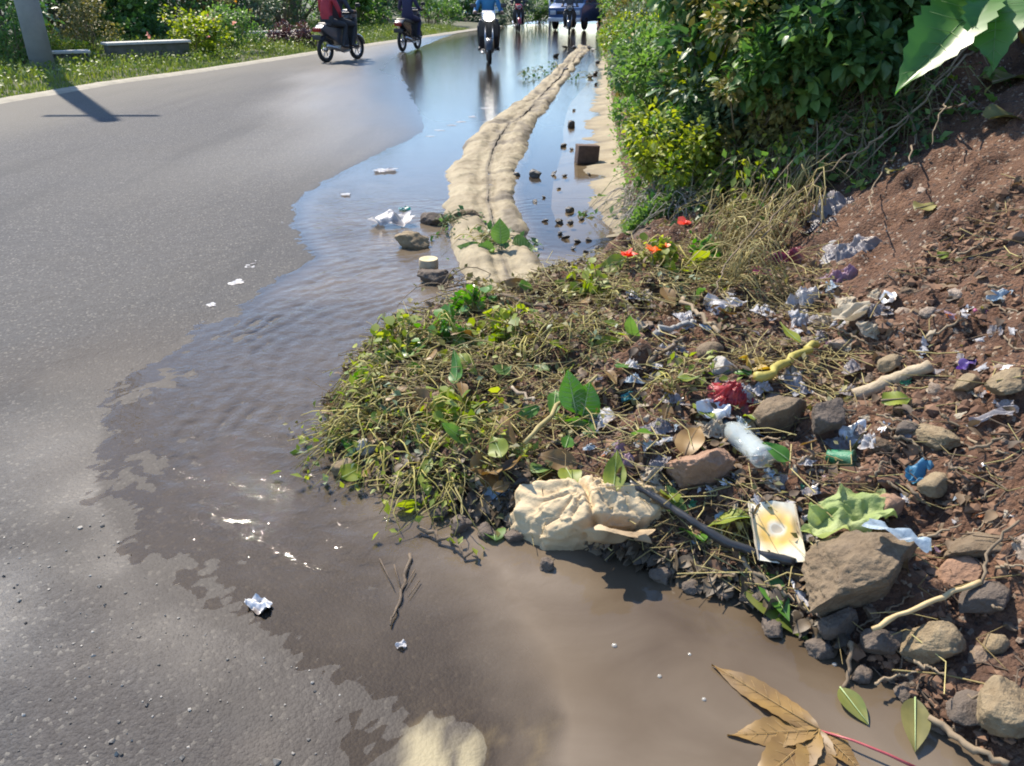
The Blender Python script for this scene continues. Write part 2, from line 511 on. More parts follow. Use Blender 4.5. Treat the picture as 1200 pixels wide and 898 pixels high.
def asphalt_mat():
    m, t, out = nodes('asphalt')
    tc = nd(t, 'ShaderNodeTexCoord')
    P = tc.outputs['Object']
    vo = nd(t, 'ShaderNodeTexVoronoi', Scale=105.0); t.links.new(P, vo.inputs['Vector'])
    vo2 = nd(t, 'ShaderNodeTexVoronoi', Scale=230.0); t.links.new(P, vo2.inputs['Vector'])
    n1 = nd(t, 'ShaderNodeTexNoise', Scale=0.9, Detail=6.0, Roughness=0.6); t.links.new(P, n1.inputs['Vector'])
    mp = nd(t, 'ShaderNodeMapping'); mp.inputs['Scale'].default_value = (2.2, 0.25, 1); mp.inputs['Rotation'].default_value = (0, 0, R(-10)); t.links.new(P, mp.inputs[0])
    n2 = nd(t, 'ShaderNodeTexNoise', Scale=1.3, Detail=4.0); t.links.new(mp.outputs[0], n2.inputs['Vector'])
    sep = nd(t, 'ShaderNodeSeparateColor'); t.links.new(vo.outputs['Color'], sep.inputs[0])
    c = mixc(t, sep.outputs[0], (0.052, 0.052, 0.055), (0.096, 0.095, 0.097))
    c = mixc(t, math_(t, 'MULTIPLY', ramp(t, sep.outputs[1], 0.90, 0.96), 0.8), c, (0.24, 0.23, 0.205))
    c = mixc(t, math_(t, 'MULTIPLY', ramp(t, vo2.outputs['Distance'], 0.25, 0.75), 0.45), c, (0.028, 0.027, 0.028))
    c = mixc(t, math_(t, 'MULTIPLY', ramp(t, n1.outputs[0], 0.42, 0.7), 0.3), c, (0.078, 0.073, 0.066))
    c = mixc(t, math_(t, 'MULTIPLY', ramp(t, n2.outputs[0], 0.52, 0.66), 0.35), c, (0.034, 0.035, 0.039))
    du = nd(t, 'ShaderNodeAttribute', attribute_name='dust')
    c = mixc(t, math_(t, 'MULTIPLY', du.outputs['Fac'], 0.75), c, (0.135, 0.125, 0.105))
    we = nd(t, 'ShaderNodeAttribute', attribute_name='wet')
    c = mixc(t, we.outputs['Fac'], c, mixc(t, 1.0, c, (0.52, 0.49, 0.46), 'MULTIPLY'))
    mu = nd(t, 'ShaderNodeAttribute', attribute_name='mud')
    c = mixc(t, math_(t, 'MULTIPLY', mu.outputs['Fac'], 0.6), c, (0.068, 0.055, 0.044))
    sa = nd(t, 'ShaderNodeAttribute', attribute_name='sand_glint')
    c = mixc(t, sa.outputs['Fac'], c, mixc(t, n1.outputs[0], (0.26, 0.215, 0.125), (0.40, 0.35, 0.22)))  # pale sandy colour, also standing in for the glint on the shallows
    p = nd(t, 'ShaderNodeBsdfPrincipled')
    p.inputs['Specular IOR Level'].default_value = 0.25
    t.links.new(c, p.inputs['Base Color'])
    fi = nd(t, 'ShaderNodeAttribute', attribute_name='film')
    ro = math_(t, 'MULTIPLY', ramp2(t, we.outputs['Fac'], 0.78, 0.6), ramp2(t, fi.outputs['Fac'], 1.0, 0.42))
    t.links.new(ro, p.inputs['Roughness'])
    t.links.new(math_(t, 'MAXIMUM', ramp2(t, fi.outputs['Fac'], 0.16, 0.55), ramp2(t, we.outputs['Fac'], 0.16, 0.12)), p.inputs['Specular IOR Level'])
    h = math_(t, 'ADD', math_(t, 'MULTIPLY', vo.outputs['Distance'], -0.7), math_(t, 'MULTIPLY', vo2.outputs['Distance'], -0.35))
    bp = nd(t, 'ShaderNodeBump', Distance=0.006)
    t.links.new(math_(t, 'MULTIPLY', ramp2(t, we.outputs['Fac'], 0.75, 0.25), ramp2(t, fi.outputs['Fac'], 1.0, 0.3)), bp.inputs['Strength'])
    t.links.new(h, bp.inputs['Height']); t.links.new(bp.outputs[0], p.inputs['Normal'])
    t.links.new(p.outputs[0], out.inputs[0])
    return m

def water_mat():
    m, t, out = nodes('muddy_water')
    tc = nd(t, 'ShaderNodeTexCoord'); P = tc.outputs['Object']
    de = nd(t, 'ShaderNodeAttribute', attribute_name='depth')
    fl = nd(t, 'ShaderNodeAttribute', attribute_name='flow')
    n1 = nd(t, 'ShaderNodeTexNoise', Scale=2.6, Detail=5.0, Distortion=1.2); t.links.new(P, n1.inputs['Vector'])
    c = mixc(t, ramp(t, n1.outputs[0], 0.35, 0.68), (0.145, 0.112, 0.078), (0.215, 0.174, 0.128))
    n2 = nd(t, 'ShaderNodeTexNoise', Scale=1.1, Detail=3.0); t.links.new(P, n2.inputs['Vector'])
    c = mixc(t, math_(t, 'MULTIPLY', ramp(t, n2.outputs[0], 0.5, 0.62), 0.5), c, (0.135, 0.10, 0.062))
    c = mixc(t, ramp(t, de.outputs['Fac'], 0.012, 0.034), c, mixc(t, 1.0, c, (0.56, 0.52, 0.47), 'MULTIPLY'))
    df = nd(t, 'ShaderNodeBsdfDiffuse'); t.links.new(c, df.inputs[0])
    tr = nd(t, 'ShaderNodeBsdfTransparent'); tr.inputs[0].default_value = (0.82, 0.78, 0.72, 1)
    mx = nd(t, 'ShaderNodeMixShader')
    si = nd(t, 'ShaderNodeAttribute', attribute_name='silt')
    a = math_(t, 'MULTIPLY', ramp(t, de.outputs['Fac'], 0.0005, 0.013), math_(t, 'MULTIPLY', si.outputs['Fac'], 0.9))
    t.links.new(a, mx.inputs[0]); t.links.new(tr.outputs[0], mx.inputs[1]); t.links.new(df.outputs[0], mx.inputs[2])
    gl = nd(t, 'ShaderNodeBsdfGlossy', Roughness=0.03)
    fr = nd(t, 'ShaderNodeFresnel', IOR=1.34)
    mx2 = nd(t, 'ShaderNodeMixShader')
    t.links.new(fr.outputs[0], mx2.inputs[0]); t.links.new(mx.outputs[0], mx2.inputs[1]); t.links.new(gl.outputs[0], mx2.inputs[2])
    b1 = nd(t, 'ShaderNodeTexNoise', Scale=26.0, Detail=4.0, Roughness=0.55, Distortion=0.6); t.links.new(P, b1.inputs['Vector'])
    bp = nd(t, 'ShaderNodeBump', Distance=0.01)
    t.links.new(ramp2(t, fl.outputs['Fac'], 0.04, 0.36), bp.inputs['Strength'])
    t.links.new(b1.outputs[0], bp.inputs['Height'])
    for n in (gl, fr, df): t.links.new(bp.outputs[0], n.inputs['Normal'])
    t.links.new(mx2.outputs[0], out.inputs[0])
    return m

def dirt_mat():
    m, t, out = nodes('dirt')
    tc = nd(t, 'ShaderNodeTexCoord'); P = tc.outputs['Object']
    n1 = nd(t, 'ShaderNodeTexNoise', Scale=5.0, Detail=8.0, Roughness=0.65); t.links.new(P, n1.inputs['Vector'])
    n2 = nd(t, 'ShaderNodeTexNoise', Scale=60.0, Detail=5.0, Roughness=0.7); t.links.new(P, n2.inputs['Vector'])
    vo = nd(t, 'ShaderNodeTexVoronoi', Scale=90.0); t.links.new(P, vo.inputs['Vector'])
    c = mixc(t, ramp(t, n1.outputs[0], 0.36, 0.64), (0.070, 0.032, 0.017), (0.145, 0.073, 0.040))
    c = mixc(t, math_(t, 'MULTIPLY', ramp(t, n2.outputs[0], 0.5, 0.72), 0.7), c, (0.185, 0.105, 0.062))
    sep = nd(t, 'ShaderNodeSeparateColor'); t.links.new(vo.outputs['Color'], sep.inputs[0])
    c = mixc(t, ramp(t, sep.outputs[0], 0.93, 0.97), c, (0.30, 0.24, 0.18))
    c = mixc(t, ramp(t, sep.outputs[1], 0.88, 0.95), c, (0.05, 0.03, 0.022))
    we = nd(t, 'ShaderNodeAttribute', attribute_name='wet')
    c = mixc(t, we.outputs['Fac'], c, mixc(t, 1.0, c, (0.5, 0.48, 0.46), 'MULTIPLY'))
    p = nd(t, 'ShaderNodeBsdfPrincipled'); t.links.new(c, p.inputs['Base Color'])
    t.links.new(ramp2(t, we.outputs['Fac'], 0.95, 0.45), p.inputs['Roughness'])
    bp = nd(t, 'ShaderNodeBump', Strength=0.9, Distance=0.02)
    t.links.new(math_(t, 'ADD', n2.outputs[0], math_(t, 'MULTIPLY', vo.outputs['Distance'], -0.5)), bp.inputs['Height'])
    t.links.new(bp.outputs[0], p.inputs['Normal'])
    t.links.new(p.outputs[0], out.inputs[0])
    return m

def concrete_mat():
    m, t, out = nodes('kerb_concrete')
    tc = nd(t, 'ShaderNodeTexCoord'); P = tc.outputs['Object']
    n1 = nd(t, 'ShaderNodeTexNoise', Scale=3.0, Detail=7.0, Roughness=0.65); t.links.new(P, n1.inputs['Vector'])
    n2 = nd(t, 'ShaderNodeTexNoise', Scale=45.0, Detail=6.0, Roughness=0.7); t.links.new(P, n2.inputs['Vector'])
    c = mixc(t, ramp(t, n1.outputs[0], 0.35, 0.66), (0.225, 0.18, 0.108), (0.345, 0.29, 0.185))
    c = mixc(t, math_(t, 'MULTIPLY', ramp(t, n2.outputs[0], 0.45, 0.75), 0.5), c, (0.17, 0.14, 0.10))
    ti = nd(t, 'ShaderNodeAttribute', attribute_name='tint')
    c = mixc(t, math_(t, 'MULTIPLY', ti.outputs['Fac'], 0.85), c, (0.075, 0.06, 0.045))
    p = nd(t, 'ShaderNodeBsdfPrincipled', Roughness=0.85); t.links.new(c, p.inputs['Base Color'])
    bp = nd(t, 'ShaderNodeBump', Strength=0.6, Distance=0.012); t.links.new(n2.outputs[0], bp.inputs['Height']); t.links.new(bp.outputs[0], p.inputs['Normal'])
    t.links.new(p.outputs[0], out.inputs[0])
    return m

M_asphalt, M_water, M_dirt, M_conc = asphalt_mat(), water_mat(), dirt_mat(), concrete_mat()
M_soil = mat('verge_soil', (0.06, 0.07, 0.03), (0.10, 0.09, 0.05), 0.95, 3.0, 0.5)
LEAF = {
    'bank': mat('leaf_bank', (0.055, 0.125, 0.03), (0.18, 0.29, 0.07), 0.5, 8, trans=0.42, tint=True),
    'lime': mat('leaf_lime', (0.12, 0.19, 0.022), (0.36, 0.39, 0.06), 0.5, 8, trans=0.42, tint=True),
    'dark': mat('leaf_dark', (0.032, 0.085, 0.028), (0.105, 0.195, 0.06), 0.42, 8, trans=0.35, tint=True),
    'grey': mat('leaf_greygreen', (0.06, 0.11, 0.055), (0.16, 0.21, 0.11), 0.5, 8, trans=0.25, tint=True),
    'olive': mat('leaf_olive', (0.075, 0.08, 0.025), (0.26, 0.23, 0.07), 0.6, 8, trans=0.25, tint=True),
    'maroon': mat('leaf_maroon', (0.05, 0.02, 0.028), (0.13, 0.06, 0.05), 0.5, 8, trans=0.2, tint=True),
    'grass': mat('grass_blade', (0.075, 0.135, 0.022), (0.23, 0.27, 0.06), 0.55, 4, trans=0.3, tint=True),
    'bright': mat('leaf_bright', (0.05, 0.16, 0.022), (0.13, 0.27, 0.035), 0.35, 8, trans=0.35, tint=True),
}
M_stem = mat('green_stem', (0.10, 0.13, 0.04), (0.17, 0.16, 0.06), 0.7, 30)
M_twig = mat('twig', (0.13, 0.095, 0.06), (0.25, 0.19, 0.12), 0.85, 40, tint=True)
M_straw = mat('straw', (0.16, 0.11, 0.04), (0.54, 0.46, 0.19), 0.75, 30, trans=0.15, tint=True)
M_stalk = mat('wilted_stalk', (0.13, 0.115, 0.028), (0.56, 0.48, 0.12), 0.6, 30, trans=0.2, tint=True)
M_bark = mat('bark', (0.07, 0.05, 0.035), (0.16, 0.12, 0.08), 0.9, 15, 0.6)

# ------------------------------------------------------------------ setting
V = [(-900, -900, -0.12), (900, -900, -0.12), (900, 1500, -0.12), (-900, 1500, -0.12)]
tag(MB().add(V, [(0, 1, 2, 3)]).build('ground', M_soil), kind='structure')

# road: fine sheet near the camera, coarse beyond
mb = MB()
xs = np.concatenate([np.linspace(0, 1, 46)[:-1] * 0 - 1, np.arange(-2.6, 1.36, 0.02)])
ys = np.arange(0.1, 8.001, 0.022)
nl = 45
Xr = []
for y in ys:
    a = xl(y); Xr.append(np.concatenate([np.linspace(a, -2.6, nl, endpoint=False), np.arange(-2.6, 1.36, 0.02)]))
Xr = np.array(Xr); Yr = np.repeat(ys[:, None], Xr.shape[1], 1)
ys2 = np.concatenate([np.arange(8.0, 14, 0.1), np.arange(14, 62, 0.3)]); nx2 = 110
t2 = np.linspace(0, 1, nx2)
X2 = np.array([xl(y) + (max(xbank(y) + 0.5, 1.34 if y <= 8.01 else 0) - xl(y)) * t2 for y in ys2]); Y2 = np.repeat(ys2[:, None], nx2, 1)
att = {'wet': [], 'dust': [], 'film': [], 'sand_glint': [], 'mud': []}
for X, Y in ((Xr, Yr), (X2, Y2)):
    x, y = X.ravel(), Y.ravel()
    z = roadZ(x, y)
    mb.add(np.stack([x, y, z], 1), [grid_faces(X.shape[1], X.shape[0])])
    s = polysd(x, y, WET)
    far = sst(6, 14, y)
    wet = sst(-0.10 - 1.2 * far, 0.02, s + 0.05 * fbm(x * 4, y * 4, 3, 50) + far * 0.5 * fbm(x * 0.7, y * 0.3, 3, 51))
    broad = np.maximum(0.85 * sst(-0.75, 0.0, s + 0.35 * fbm(x * 1.6, y * 1.6, 4, 52)) * (1 - sst(2.8, 3.7, y)) * (1 - 0.7 * sst(-0.12, -0.45, s) * sst(2.1, 1.5, y)), 0.45 * sst(-2.5, -0.3, s + 0.8 * fbm(x * 0.8, y * 0.8, 3, 57)))
    rim = sst(-0.13 - 0.06 * fbm(x * 3, y * 3, 3, 55), -0.03, s) * sst(3.3, 3.9, y) * (1 - sst(7.5, 10, y))
    rim = np.maximum(rim, sst(-0.045 - 0.05 * fbm(x * 5, y * 5, 3, 58), -0.01, s) * (1 - sst(1.7, 2.2, y)))
    wet = np.where(far < 0.05, np.maximum(rim, sst(-0.02, 0.02, s) * (0.85 - 0.45 * sst(3.4, 2.6, y))), wet)
    att['wet'].append(np.maximum(wet, broad))
    mudn = fbm(x * 2.3, y * 2.3, 4, 56)
    att['mud'].append(np.clip(sst(-0.7, 0.05, s + 0.45 * mudn) * (1 - sst(3.0, 3.8, y)) * 0.8 + sst(0.25, 0.5, mudn) * sst(1.9, 1.3, y) * 0.5, 0, 1) * (1 - 0.55 * sst(-0.1, -0.4, s) * sst(2.0, 1.5, y)))
    att['film'].append(np.maximum(sst(5.5, 11, y) * sst(-2.6, 0.1, s + 0.7 * fbm(x * 0.6, y * 0.25, 3, 54)), 0.36 * sst(3.0, 1.6, y) * sst(-0.7, 0.35, fbm(x * 2.2, y * 2.2, 4, 59)) * (s < -0.02)))
    att['sand_glint'].append(0.85 * sst(0.03, 0.3, shoal(x, y)) * sst(0.2, 1.1, shoal(x, y) + 0.8 * fbm(x * 26 + y * 8, y * 15, 4, 81)))
    att['dust'].append(sst(3.2, 0.4, x - xl(y) + 0.8 * fbm(x * 0.8, y * 0.3, 3, 53)))
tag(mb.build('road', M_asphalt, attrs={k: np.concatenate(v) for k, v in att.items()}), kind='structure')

# pale concrete strip along the far road edge
mb = MB(); ysx = np.arange(0.2, 46, 0.2); prof = [(-0.25, 0.0), (-0.2, 0.03), (-0.05, 0.03), (0.04, 0.015), (0.1, 0.0), (0.16, -0.012)]
Vv = []
for y in ysx:
    for dx, z in prof: Vv.append((xl(y) + dx + 0.03 * float(vn(y * 2, dx * 9, 3)), y, z + 0.022))
mb.add(Vv, [grid_faces(len(prof), len(ysx))], 0.0)
tag(mb.build('road_edge', mat('edge_concrete', (0.20, 0.18, 0.135), (0.30, 0.27, 0.205), 0.85, 6, 0.3)), kind='structure')

# left verge soil
mb = MB(); u = np.linspace(0, 1, 50) ** 1.6
ysx = np.arange(0.2, 70, 0.4)
Vv = np.concatenate([np.stack([xl(y) - 0.15 - u * 45, np.full(50, y), np.zeros(50)], 1) for y in ysx])
Vv[:, 2] = leftZ(Vv[:, 0], Vv[:, 1]) + 0.02 * vn(Vv[:, 0] * 4, Vv[:, 1] * 4, 12)
mb.add(Vv, [grid_faces(50, len(ysx))[:, ::-1]])
tag(mb.build('verge_ground', M_soil), kind='structure')

# bank, dirt slope and spoil heap: one height field
bx = np.concatenate([np.arange(-0.9, 3.7, 0.02), np.linspace(3.7, 14, 50)[1:]])
by = np.concatenate([np.arange(0.2, 5.6, 0.02), np.geomspace(5.6, 52, 130)[1:]])
X, Y = np.meshgrid(bx, by)
x, y = X.ravel(), Y.ravel()
z = bankH(x, y); d = polysd(x, y, BANK)
F = grid_faces(len(bx), len(by))
F = F[(d[F] > -0.08).any(1)]
wet = sst(0.16, 0.0, z - 0.02 + 0.03 * fbm(x * 6, y * 6, 3, 60)) * (y < 5)
tag(MB().add(np.stack([x, y, z], 1), [F]).build('dirt_bank', M_dirt, attrs={'wet': wet}), kind='structure')

# water: one level sheet; the road surface sinks under it
mb = MB(); dep = []; flo = []; sil = []
wx = np.arange(-2.1, 1.4, 0.016); wy = np.arange(0.3, 6.0, 0.016)
X1, Y1 = np.meshgrid(wx, wy)
wy2 = np.concatenate([np.arange(5.984, 14, 0.08), np.arange(14, 50, 0.25)])
X2 = np.array([np.linspace(max(xl(y), -3.6), xbank(y) + 0.3, 90) for y in wy2]); Y2 = np.repeat(wy2[:, None], 90, 1)
TIP = np.array((-0.72, 2.45))
for k, (X, Y) in enumerate(((X1, Y1), (X2, Y2))):
    x, y = X.ravel(), Y.ravel()
    dz = -roadZ(x, y, False)
    s = polysd(x, y, WET)
    fl = sst(0.45, -0.15, x) * sst(1.15, 1.9, y) * (1 - sst(4.5, 8, y)) * sst(0, 0.25, s)
    fl = np.maximum(fl, 0.30 * sst(5, 8, y) + 0.3 * sst(8, 13, y))
    fl = np.maximum(fl, (0.05 + 0.22 * sst(0.5, -0.2, x)) * sst(0.9, 1.5, y) * (1 - sst(5, 8, y)))
    # ripples fan out round the toe of the heap
    r = np.hypot(x - 0.15, (y - 2.9)); a = np.arctan2(y - 2.9, x - 0.15)
    wv = np.sin(r * 55 + 11 * fbm(x * 2.6, y * 2.6, 4, 70) + 2 * np.sin(a * 3)) * 0.4 + np.sin(r * 88 + a * 14 + 13 * fbm(x * 3.4, y * 3.4, 3, 71)) * 0.3 + fbm(x * 14 + 4 * y, y * 24, 3, 73) * 0.7
    z = fl * 0.0040 * wv * (1 if k == 0 else 0) * (0.4 + 0.6 * sst(-0.3, 0.4, fbm(x * 2.2, y * 2.2, 3, 72)))
    Fg = grid_faces(X.shape[1], X.shape[0])
    keep = (dz[Fg] > -0.006).any(1) & (s[Fg] > -0.6).any(1)
    mb.add(np.stack([x, y, z], 1), [Fg[keep]])
    dep.append(np.maximum(dz, 0)); flo.append(fl)
    sil.append(np.clip(1 - 0.8 * sst(4.8, 8.5, y) - 0.8 * sst(0, 0.1, x - kright(y)) * sst(4.2, 5, y), 0.12, 1))
tag(mb.build('water', M_water, attrs={'depth': np.concatenate(dep), 'flow': np.concatenate(flo), 'silt': np.concatenate(sil)}), kind='structure')

# kerb: two rounded mortar ridges side by side with a cracked valley between
def ridge(x0f, x1f, hgt, seed):
    ysx = np.concatenate([np.arange(3.0, 12, 0.022), np.arange(12, 28, 0.1)]); nc = 28
    Vv = []; T = []
    for y in ysx:
        a, b = float(x0f(y)), float(x1f(y)); fade = 1 - float(sst(20, 27, y))
        c = np.linspace(0, 1, nc)
        a += (0.05 * float(vn(y * 2.3, 3.3, seed)) + 0.02 * float(vn(y * 7.3, 3.3, seed))) * (seed == 11); b += (0.05 * float(vn(y * 2.1, 7.7, seed)) + 0.02 * float(vn(y * 6.9, 1.7, seed))) * (seed != 11)
        jp = (y / (0.62 + 0.03 * y) + 0.35 * vn(c * 1.5, y * 0 + seed, seed)) % 1.0
        joint = np.exp(-((jp - 0.5) / 0.035) ** 2) * float(vn(y * 0.9, seed * 1.0, 4) > 0.1)
        pr = 1 - np.abs(2 * c - 1) ** 2.6 if seed == 11 else 1 - np.abs(2 * c - 1) ** 2.3
        pr = np.where(((c > 0.5) if seed == 11 else (c < 0.5)), np.maximum(pr, 0.90 - 0.16 * sst(-0.2, 0.4, fbm(c * 0 + y * 2.2, c * 0, 2, 99))), pr)
        x = a + (b - a) * c
        z = -0.05 + (hgt * fade * (0.75 + 0.35 * float(vn(y * 1.1, 1.0, seed + 1))) + 0.05) * pr + 0.022 * fbm(x * 4, np.full(nc, y * 4), 4, 13) + 0.014 * fbm(x * 22, np.full(nc, y * 22), 3, seed + 3) + 0.02 * np.maximum(0, fbm(x * 9, np.full(nc, y * 9), 3, 17) - 0.1) - 0.012 * joint
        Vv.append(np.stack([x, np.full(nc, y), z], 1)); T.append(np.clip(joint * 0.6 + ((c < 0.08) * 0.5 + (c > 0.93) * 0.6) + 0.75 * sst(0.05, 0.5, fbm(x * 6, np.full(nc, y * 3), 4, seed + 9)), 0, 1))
    return np.concatenate(Vv), [grid_faces(nc, len(ysx))], np.concatenate(T)
mid = lambda y: kleft(y) + (kright(y) - kleft(y)) * (0.56 + 0.05 * math.sin(y * 1.3))
mb = MB()
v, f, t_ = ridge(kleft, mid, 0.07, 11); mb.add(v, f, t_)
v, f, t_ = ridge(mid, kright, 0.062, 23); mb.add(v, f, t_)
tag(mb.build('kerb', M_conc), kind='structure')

# concrete apron between gutter and bank
mb = MB(); ysx = np.arange(4.9, 26, 0.05); nc = 24; Vv = []; T = []
for y in ysx:
    b = float(xbank(y)) + 0.12; a = float(kright(y)) + 0.30 + 0.06 * math.sin(y * 0.9)
    a = min(a, b - 0.2)
    c = np.linspace(0, 1, nc); x = a + (b - a) * c
    z = -0.04 + 0.085 * c + 0.022 * fbm(x * 2.5, np.full(nc, y * 5), 4, 91)
    Vv.append(np.stack([x, np.full(nc, y), z], 1)); T.append(np.clip(0.5 * sst(0.02, -0.01, z) + 0.25 * sst(0, 0.5, fbm(x * 2, np.full(nc, y * 6), 3, 92)), 0, 1))
tag(mb.add(np.concatenate(Vv), [grid_faces(nc, len(ysx))], np.concatenate(T)).build('gutter_apron', M_conc), kind='structure')

# ------------------------------------------------------------------ vegetation builders
RS = np.random.RandomState(11)
_tmpl = {}
def tmpl(kind):
    if kind not in _tmpl:
        if kind == 'small':
            V = np.array([(0, 0, 0), (-0.30, 0.45, 0.07), (0, 1, -0.12), (0.30, 0.45, 0.07), (0, 0.5, -0.02)]); F = np.array([(0, 4, 2, 1), (0, 3, 2, 4)])
            F = np.array([(0, 4, 2, 1), (4, 0, 3, 2)])
        elif kind == 'round':
            V = np.array([(0, 0, 0), (-0.38, 0.2, 0.05), (-0.42, 0.62, 0.04), (0, 1, -0.1), (0.42, 0.62, 0.04), (0.38, 0.2, 0.05), (0, 0.5, -0.04)])
            F = np.array([(0, 6, 2, 1), (6, 3, 2, 2), (0, 5, 4, 6), (6, 4, 3, 3)])
            F = np.array([(0, 6, 2, 1), (0, 5, 4, 6), (6, 4, 3, 2)])
        elif kind == 'long':
            V, F = blade(1, 0.13, 5, 0.35, 0.2); F = F
        elif kind == 'broad':
            V, F = blade(1, 0.3, 7, 0.3, 0.22, 0.0, 0.75, wav=0.12); F = F
        elif kind == 'toothed':
            V, F = blade(1, 0.26, 12, 0.25, 0.2, 0.16, 0.8, wav=0.1); F = F
        _tmpl[kind] = (V, F)
    return _tmpl[kind]

def leaves(P, N, size, kind, rs, droop=0.5, spread=1.0):
    """many leaves at once: P points, N outward directions -> V, F, tint"""
    n = len(P)
    T, F = tmpl(kind)
    d = N + spread * rs.normal(size=(n, 3)) * 0.55; d[:, 2] -= droop * rs.uniform(0, 1, n)
    d /= np.linalg.norm(d, axis=1)[:, None] + 1e-9
    up = rs.normal(size=(n, 3)) * 0.45 + (0, 0, 1)
    X = np.cross(d, up); X /= np.linalg.norm(X, axis=1)[:, None] + 1e-9
    Z = np.cross(X, d)
    s = size * rs.uniform(0.55, 1.3, n)
    V = P[:, None, :] + s[:, None, None] * (T[None, :, 0, None] * X[:, None] + T[None, :, 1, None] * d[:, None] + T[None, :, 2, None] * Z[:, None])
    Fa = (F[None] + (np.arange(n) * len(T))[:, None, None]).reshape(-1, F.shape[1])
    tint = np.repeat(np.clip(rs.normal(0.45, 0.28, n), 0, 1), len(T))
    return V.reshape(-1, 3), [Fa], tint

def shrub(name, label, cat, x, y, w, d, h, leafsize, nleaf, lm, kind='small', seed=0, group=None, z=None, lean=(0, 0), clumps=14, stem_mat=None, droop=0.5, leafname='foliage'):
    rs = np.random.RandomState(seed)
    z = ground(x, y) - 0.03 if z is None else z
    t = thing(name, label, cat, (x, y, z), group=group)
    st = MB(); fo = MB()
    C = []
    for k in range(clumps):
        a = rs.uniform(0, 2 * math.pi); r = rs.uniform(0.1, 1) ** 0.6; q = rs.uniform(0.12, 1)
        rr = r * (1.05 - 0.35 * q)
        c = np.array((w / 2 * rr * math.cos(a) + lean[0] * q, d / 2 * rr * math.sin(a) + lean[1] * q, h * q))
        C.append(c)
        b = np.array((rs.normal() * 0.05 * w, rs.normal() * 0.05 * d, 0.0))
        m = (b + c) / 2 + rs.normal(size=3) * 0.06 * w
        v, f = tube([b, m, c], [0.011 * max(h, .5), 0.008 * max(h, .5), 0.004], 5); st.add(v, f, rs.uniform(0, 1))
    C = np.array(C)
    rad = (w + d + h) / 3 * 0.21
    pick = rs.randint(0, clumps, nleaf)
    off = rs.normal(size=(nleaf, 3)); off /= np.linalg.norm(off, axis=1)[:, None]
    rr = rs.uniform(0.2, 1.0, nleaf) ** 0.5
    crad = rad * rs.uniform(0.65, 1.25, clumps)
    P = C[pick] + off * (rr * crad[pick])[:, None] * (1, 1, 0.8)
    P[:, 2] = np.maximum(P[:, 2], 0.01)
    v, f, ti = leaves(P, off + (0, 0, 0.2), leafsize, kind, rs, droop)
    ct = rs.normal(0, 0.16, clumps)
    ti = np.clip(ti + np.repeat(ct[pick], len(ti) // nleaf), 0, 1)
    fo.add(v, f, ti)
    fo.build(leafname, lm, t)
    st.build('stems', stem_mat or M_twig, t)
    return t

def blades_patch(P, hgt, rs, width=0.008, lean=0.5):
    n = len(P)
    a = rs.uniform(0, 2 * math.pi, n); hh = hgt * rs.uniform(0.45, 1.3, n); le = hh * lean * rs.uniform(0.1, 1.2, n)
    D = np.stack([np.cos(a), np.sin(a), 0 * a], 1); X = np.stack([-np.sin(a), np.cos(a), 0 * a], 1)
    w = width * rs.uniform(0.6, 1.5, n)
    V = np.zeros((n, 6, 3))
    for i, t in enumerate((0, 0.55, 1.0)):
        c = P + D * (le * t * t)[:, None] + np.stack([0 * a, 0 * a, hh * (t - 0.18 * t * t)], 1)
        ww = (w * (1 - 0.85 * t))[:, None]
        V[:, i * 2] = c - X * ww; V[:, i * 2 + 1] = c + X * ww
    F = np.array([(0, 1, 3, 2), (2, 3, 5, 4)])
    Fa = (F[None] + (np.arange(n) * 6)[:, None, None]).reshape(-1, 4)
    return V.reshape(-1, 3), [Fa], np.repeat(np.clip(rs.normal(0.5, 0.25, n), 0, 1), 6)

# ------------------------------------------------------------------ left verge
rs = np.random.RandomState(3)
n = 42000
yy = 6 + 34 * rs.uniform(0, 1, n) ** 1.1; dd = rs.uniform(0.0, 1, n) ** 1.6 * 6.5
keep = (fbm(dd * 0.9, yy * 0.6, 3, 5) > -0.42) | (dd < 0.7)
yy, dd = yy[keep], dd[keep]
xx = xl(yy) - 0.22 - dd
P = np.stack([xx, yy, leftZ(xx, yy) - 0.01], 1)
mb = MB(); hg = 0.10 + 0.17 * sst(0, 1.4, dd) + 0.09 * fbm(xx * 0.8, yy * 0.8, 2, 6)
v, f, ti = blades_patch(P, np.maximum(0.06, hg), rs, 0.011, 0.7)
ti = np.clip(ti + np.repeat(0.5 * fbm(xx * 0.5, yy * 0.5, 3, 7), 6), 0, 1)
mb.add(v, f, ti)
n = 9000
yy = 7 + 30 * rs.uniform(0, 1, n); dd = 0.2 + rs.uniform(0, 1, n) ** 1.4 * 5
xx = xl(yy) - 0.25 - dd; hh = 0.1 + rs.uniform(0, 1, n) * 0.16
v, f, ti = leaves(np.stack([xx, yy, leftZ(xx, yy) + hh], 1), np.tile((0.3, -0.3, 0.5), (n, 1)), 0.075, 'small', rs, 0.5, 1.6)
mb.add(v, f, ti)
tag(mb.build('verge_grass', LEAF['grass']), kind='stuff')

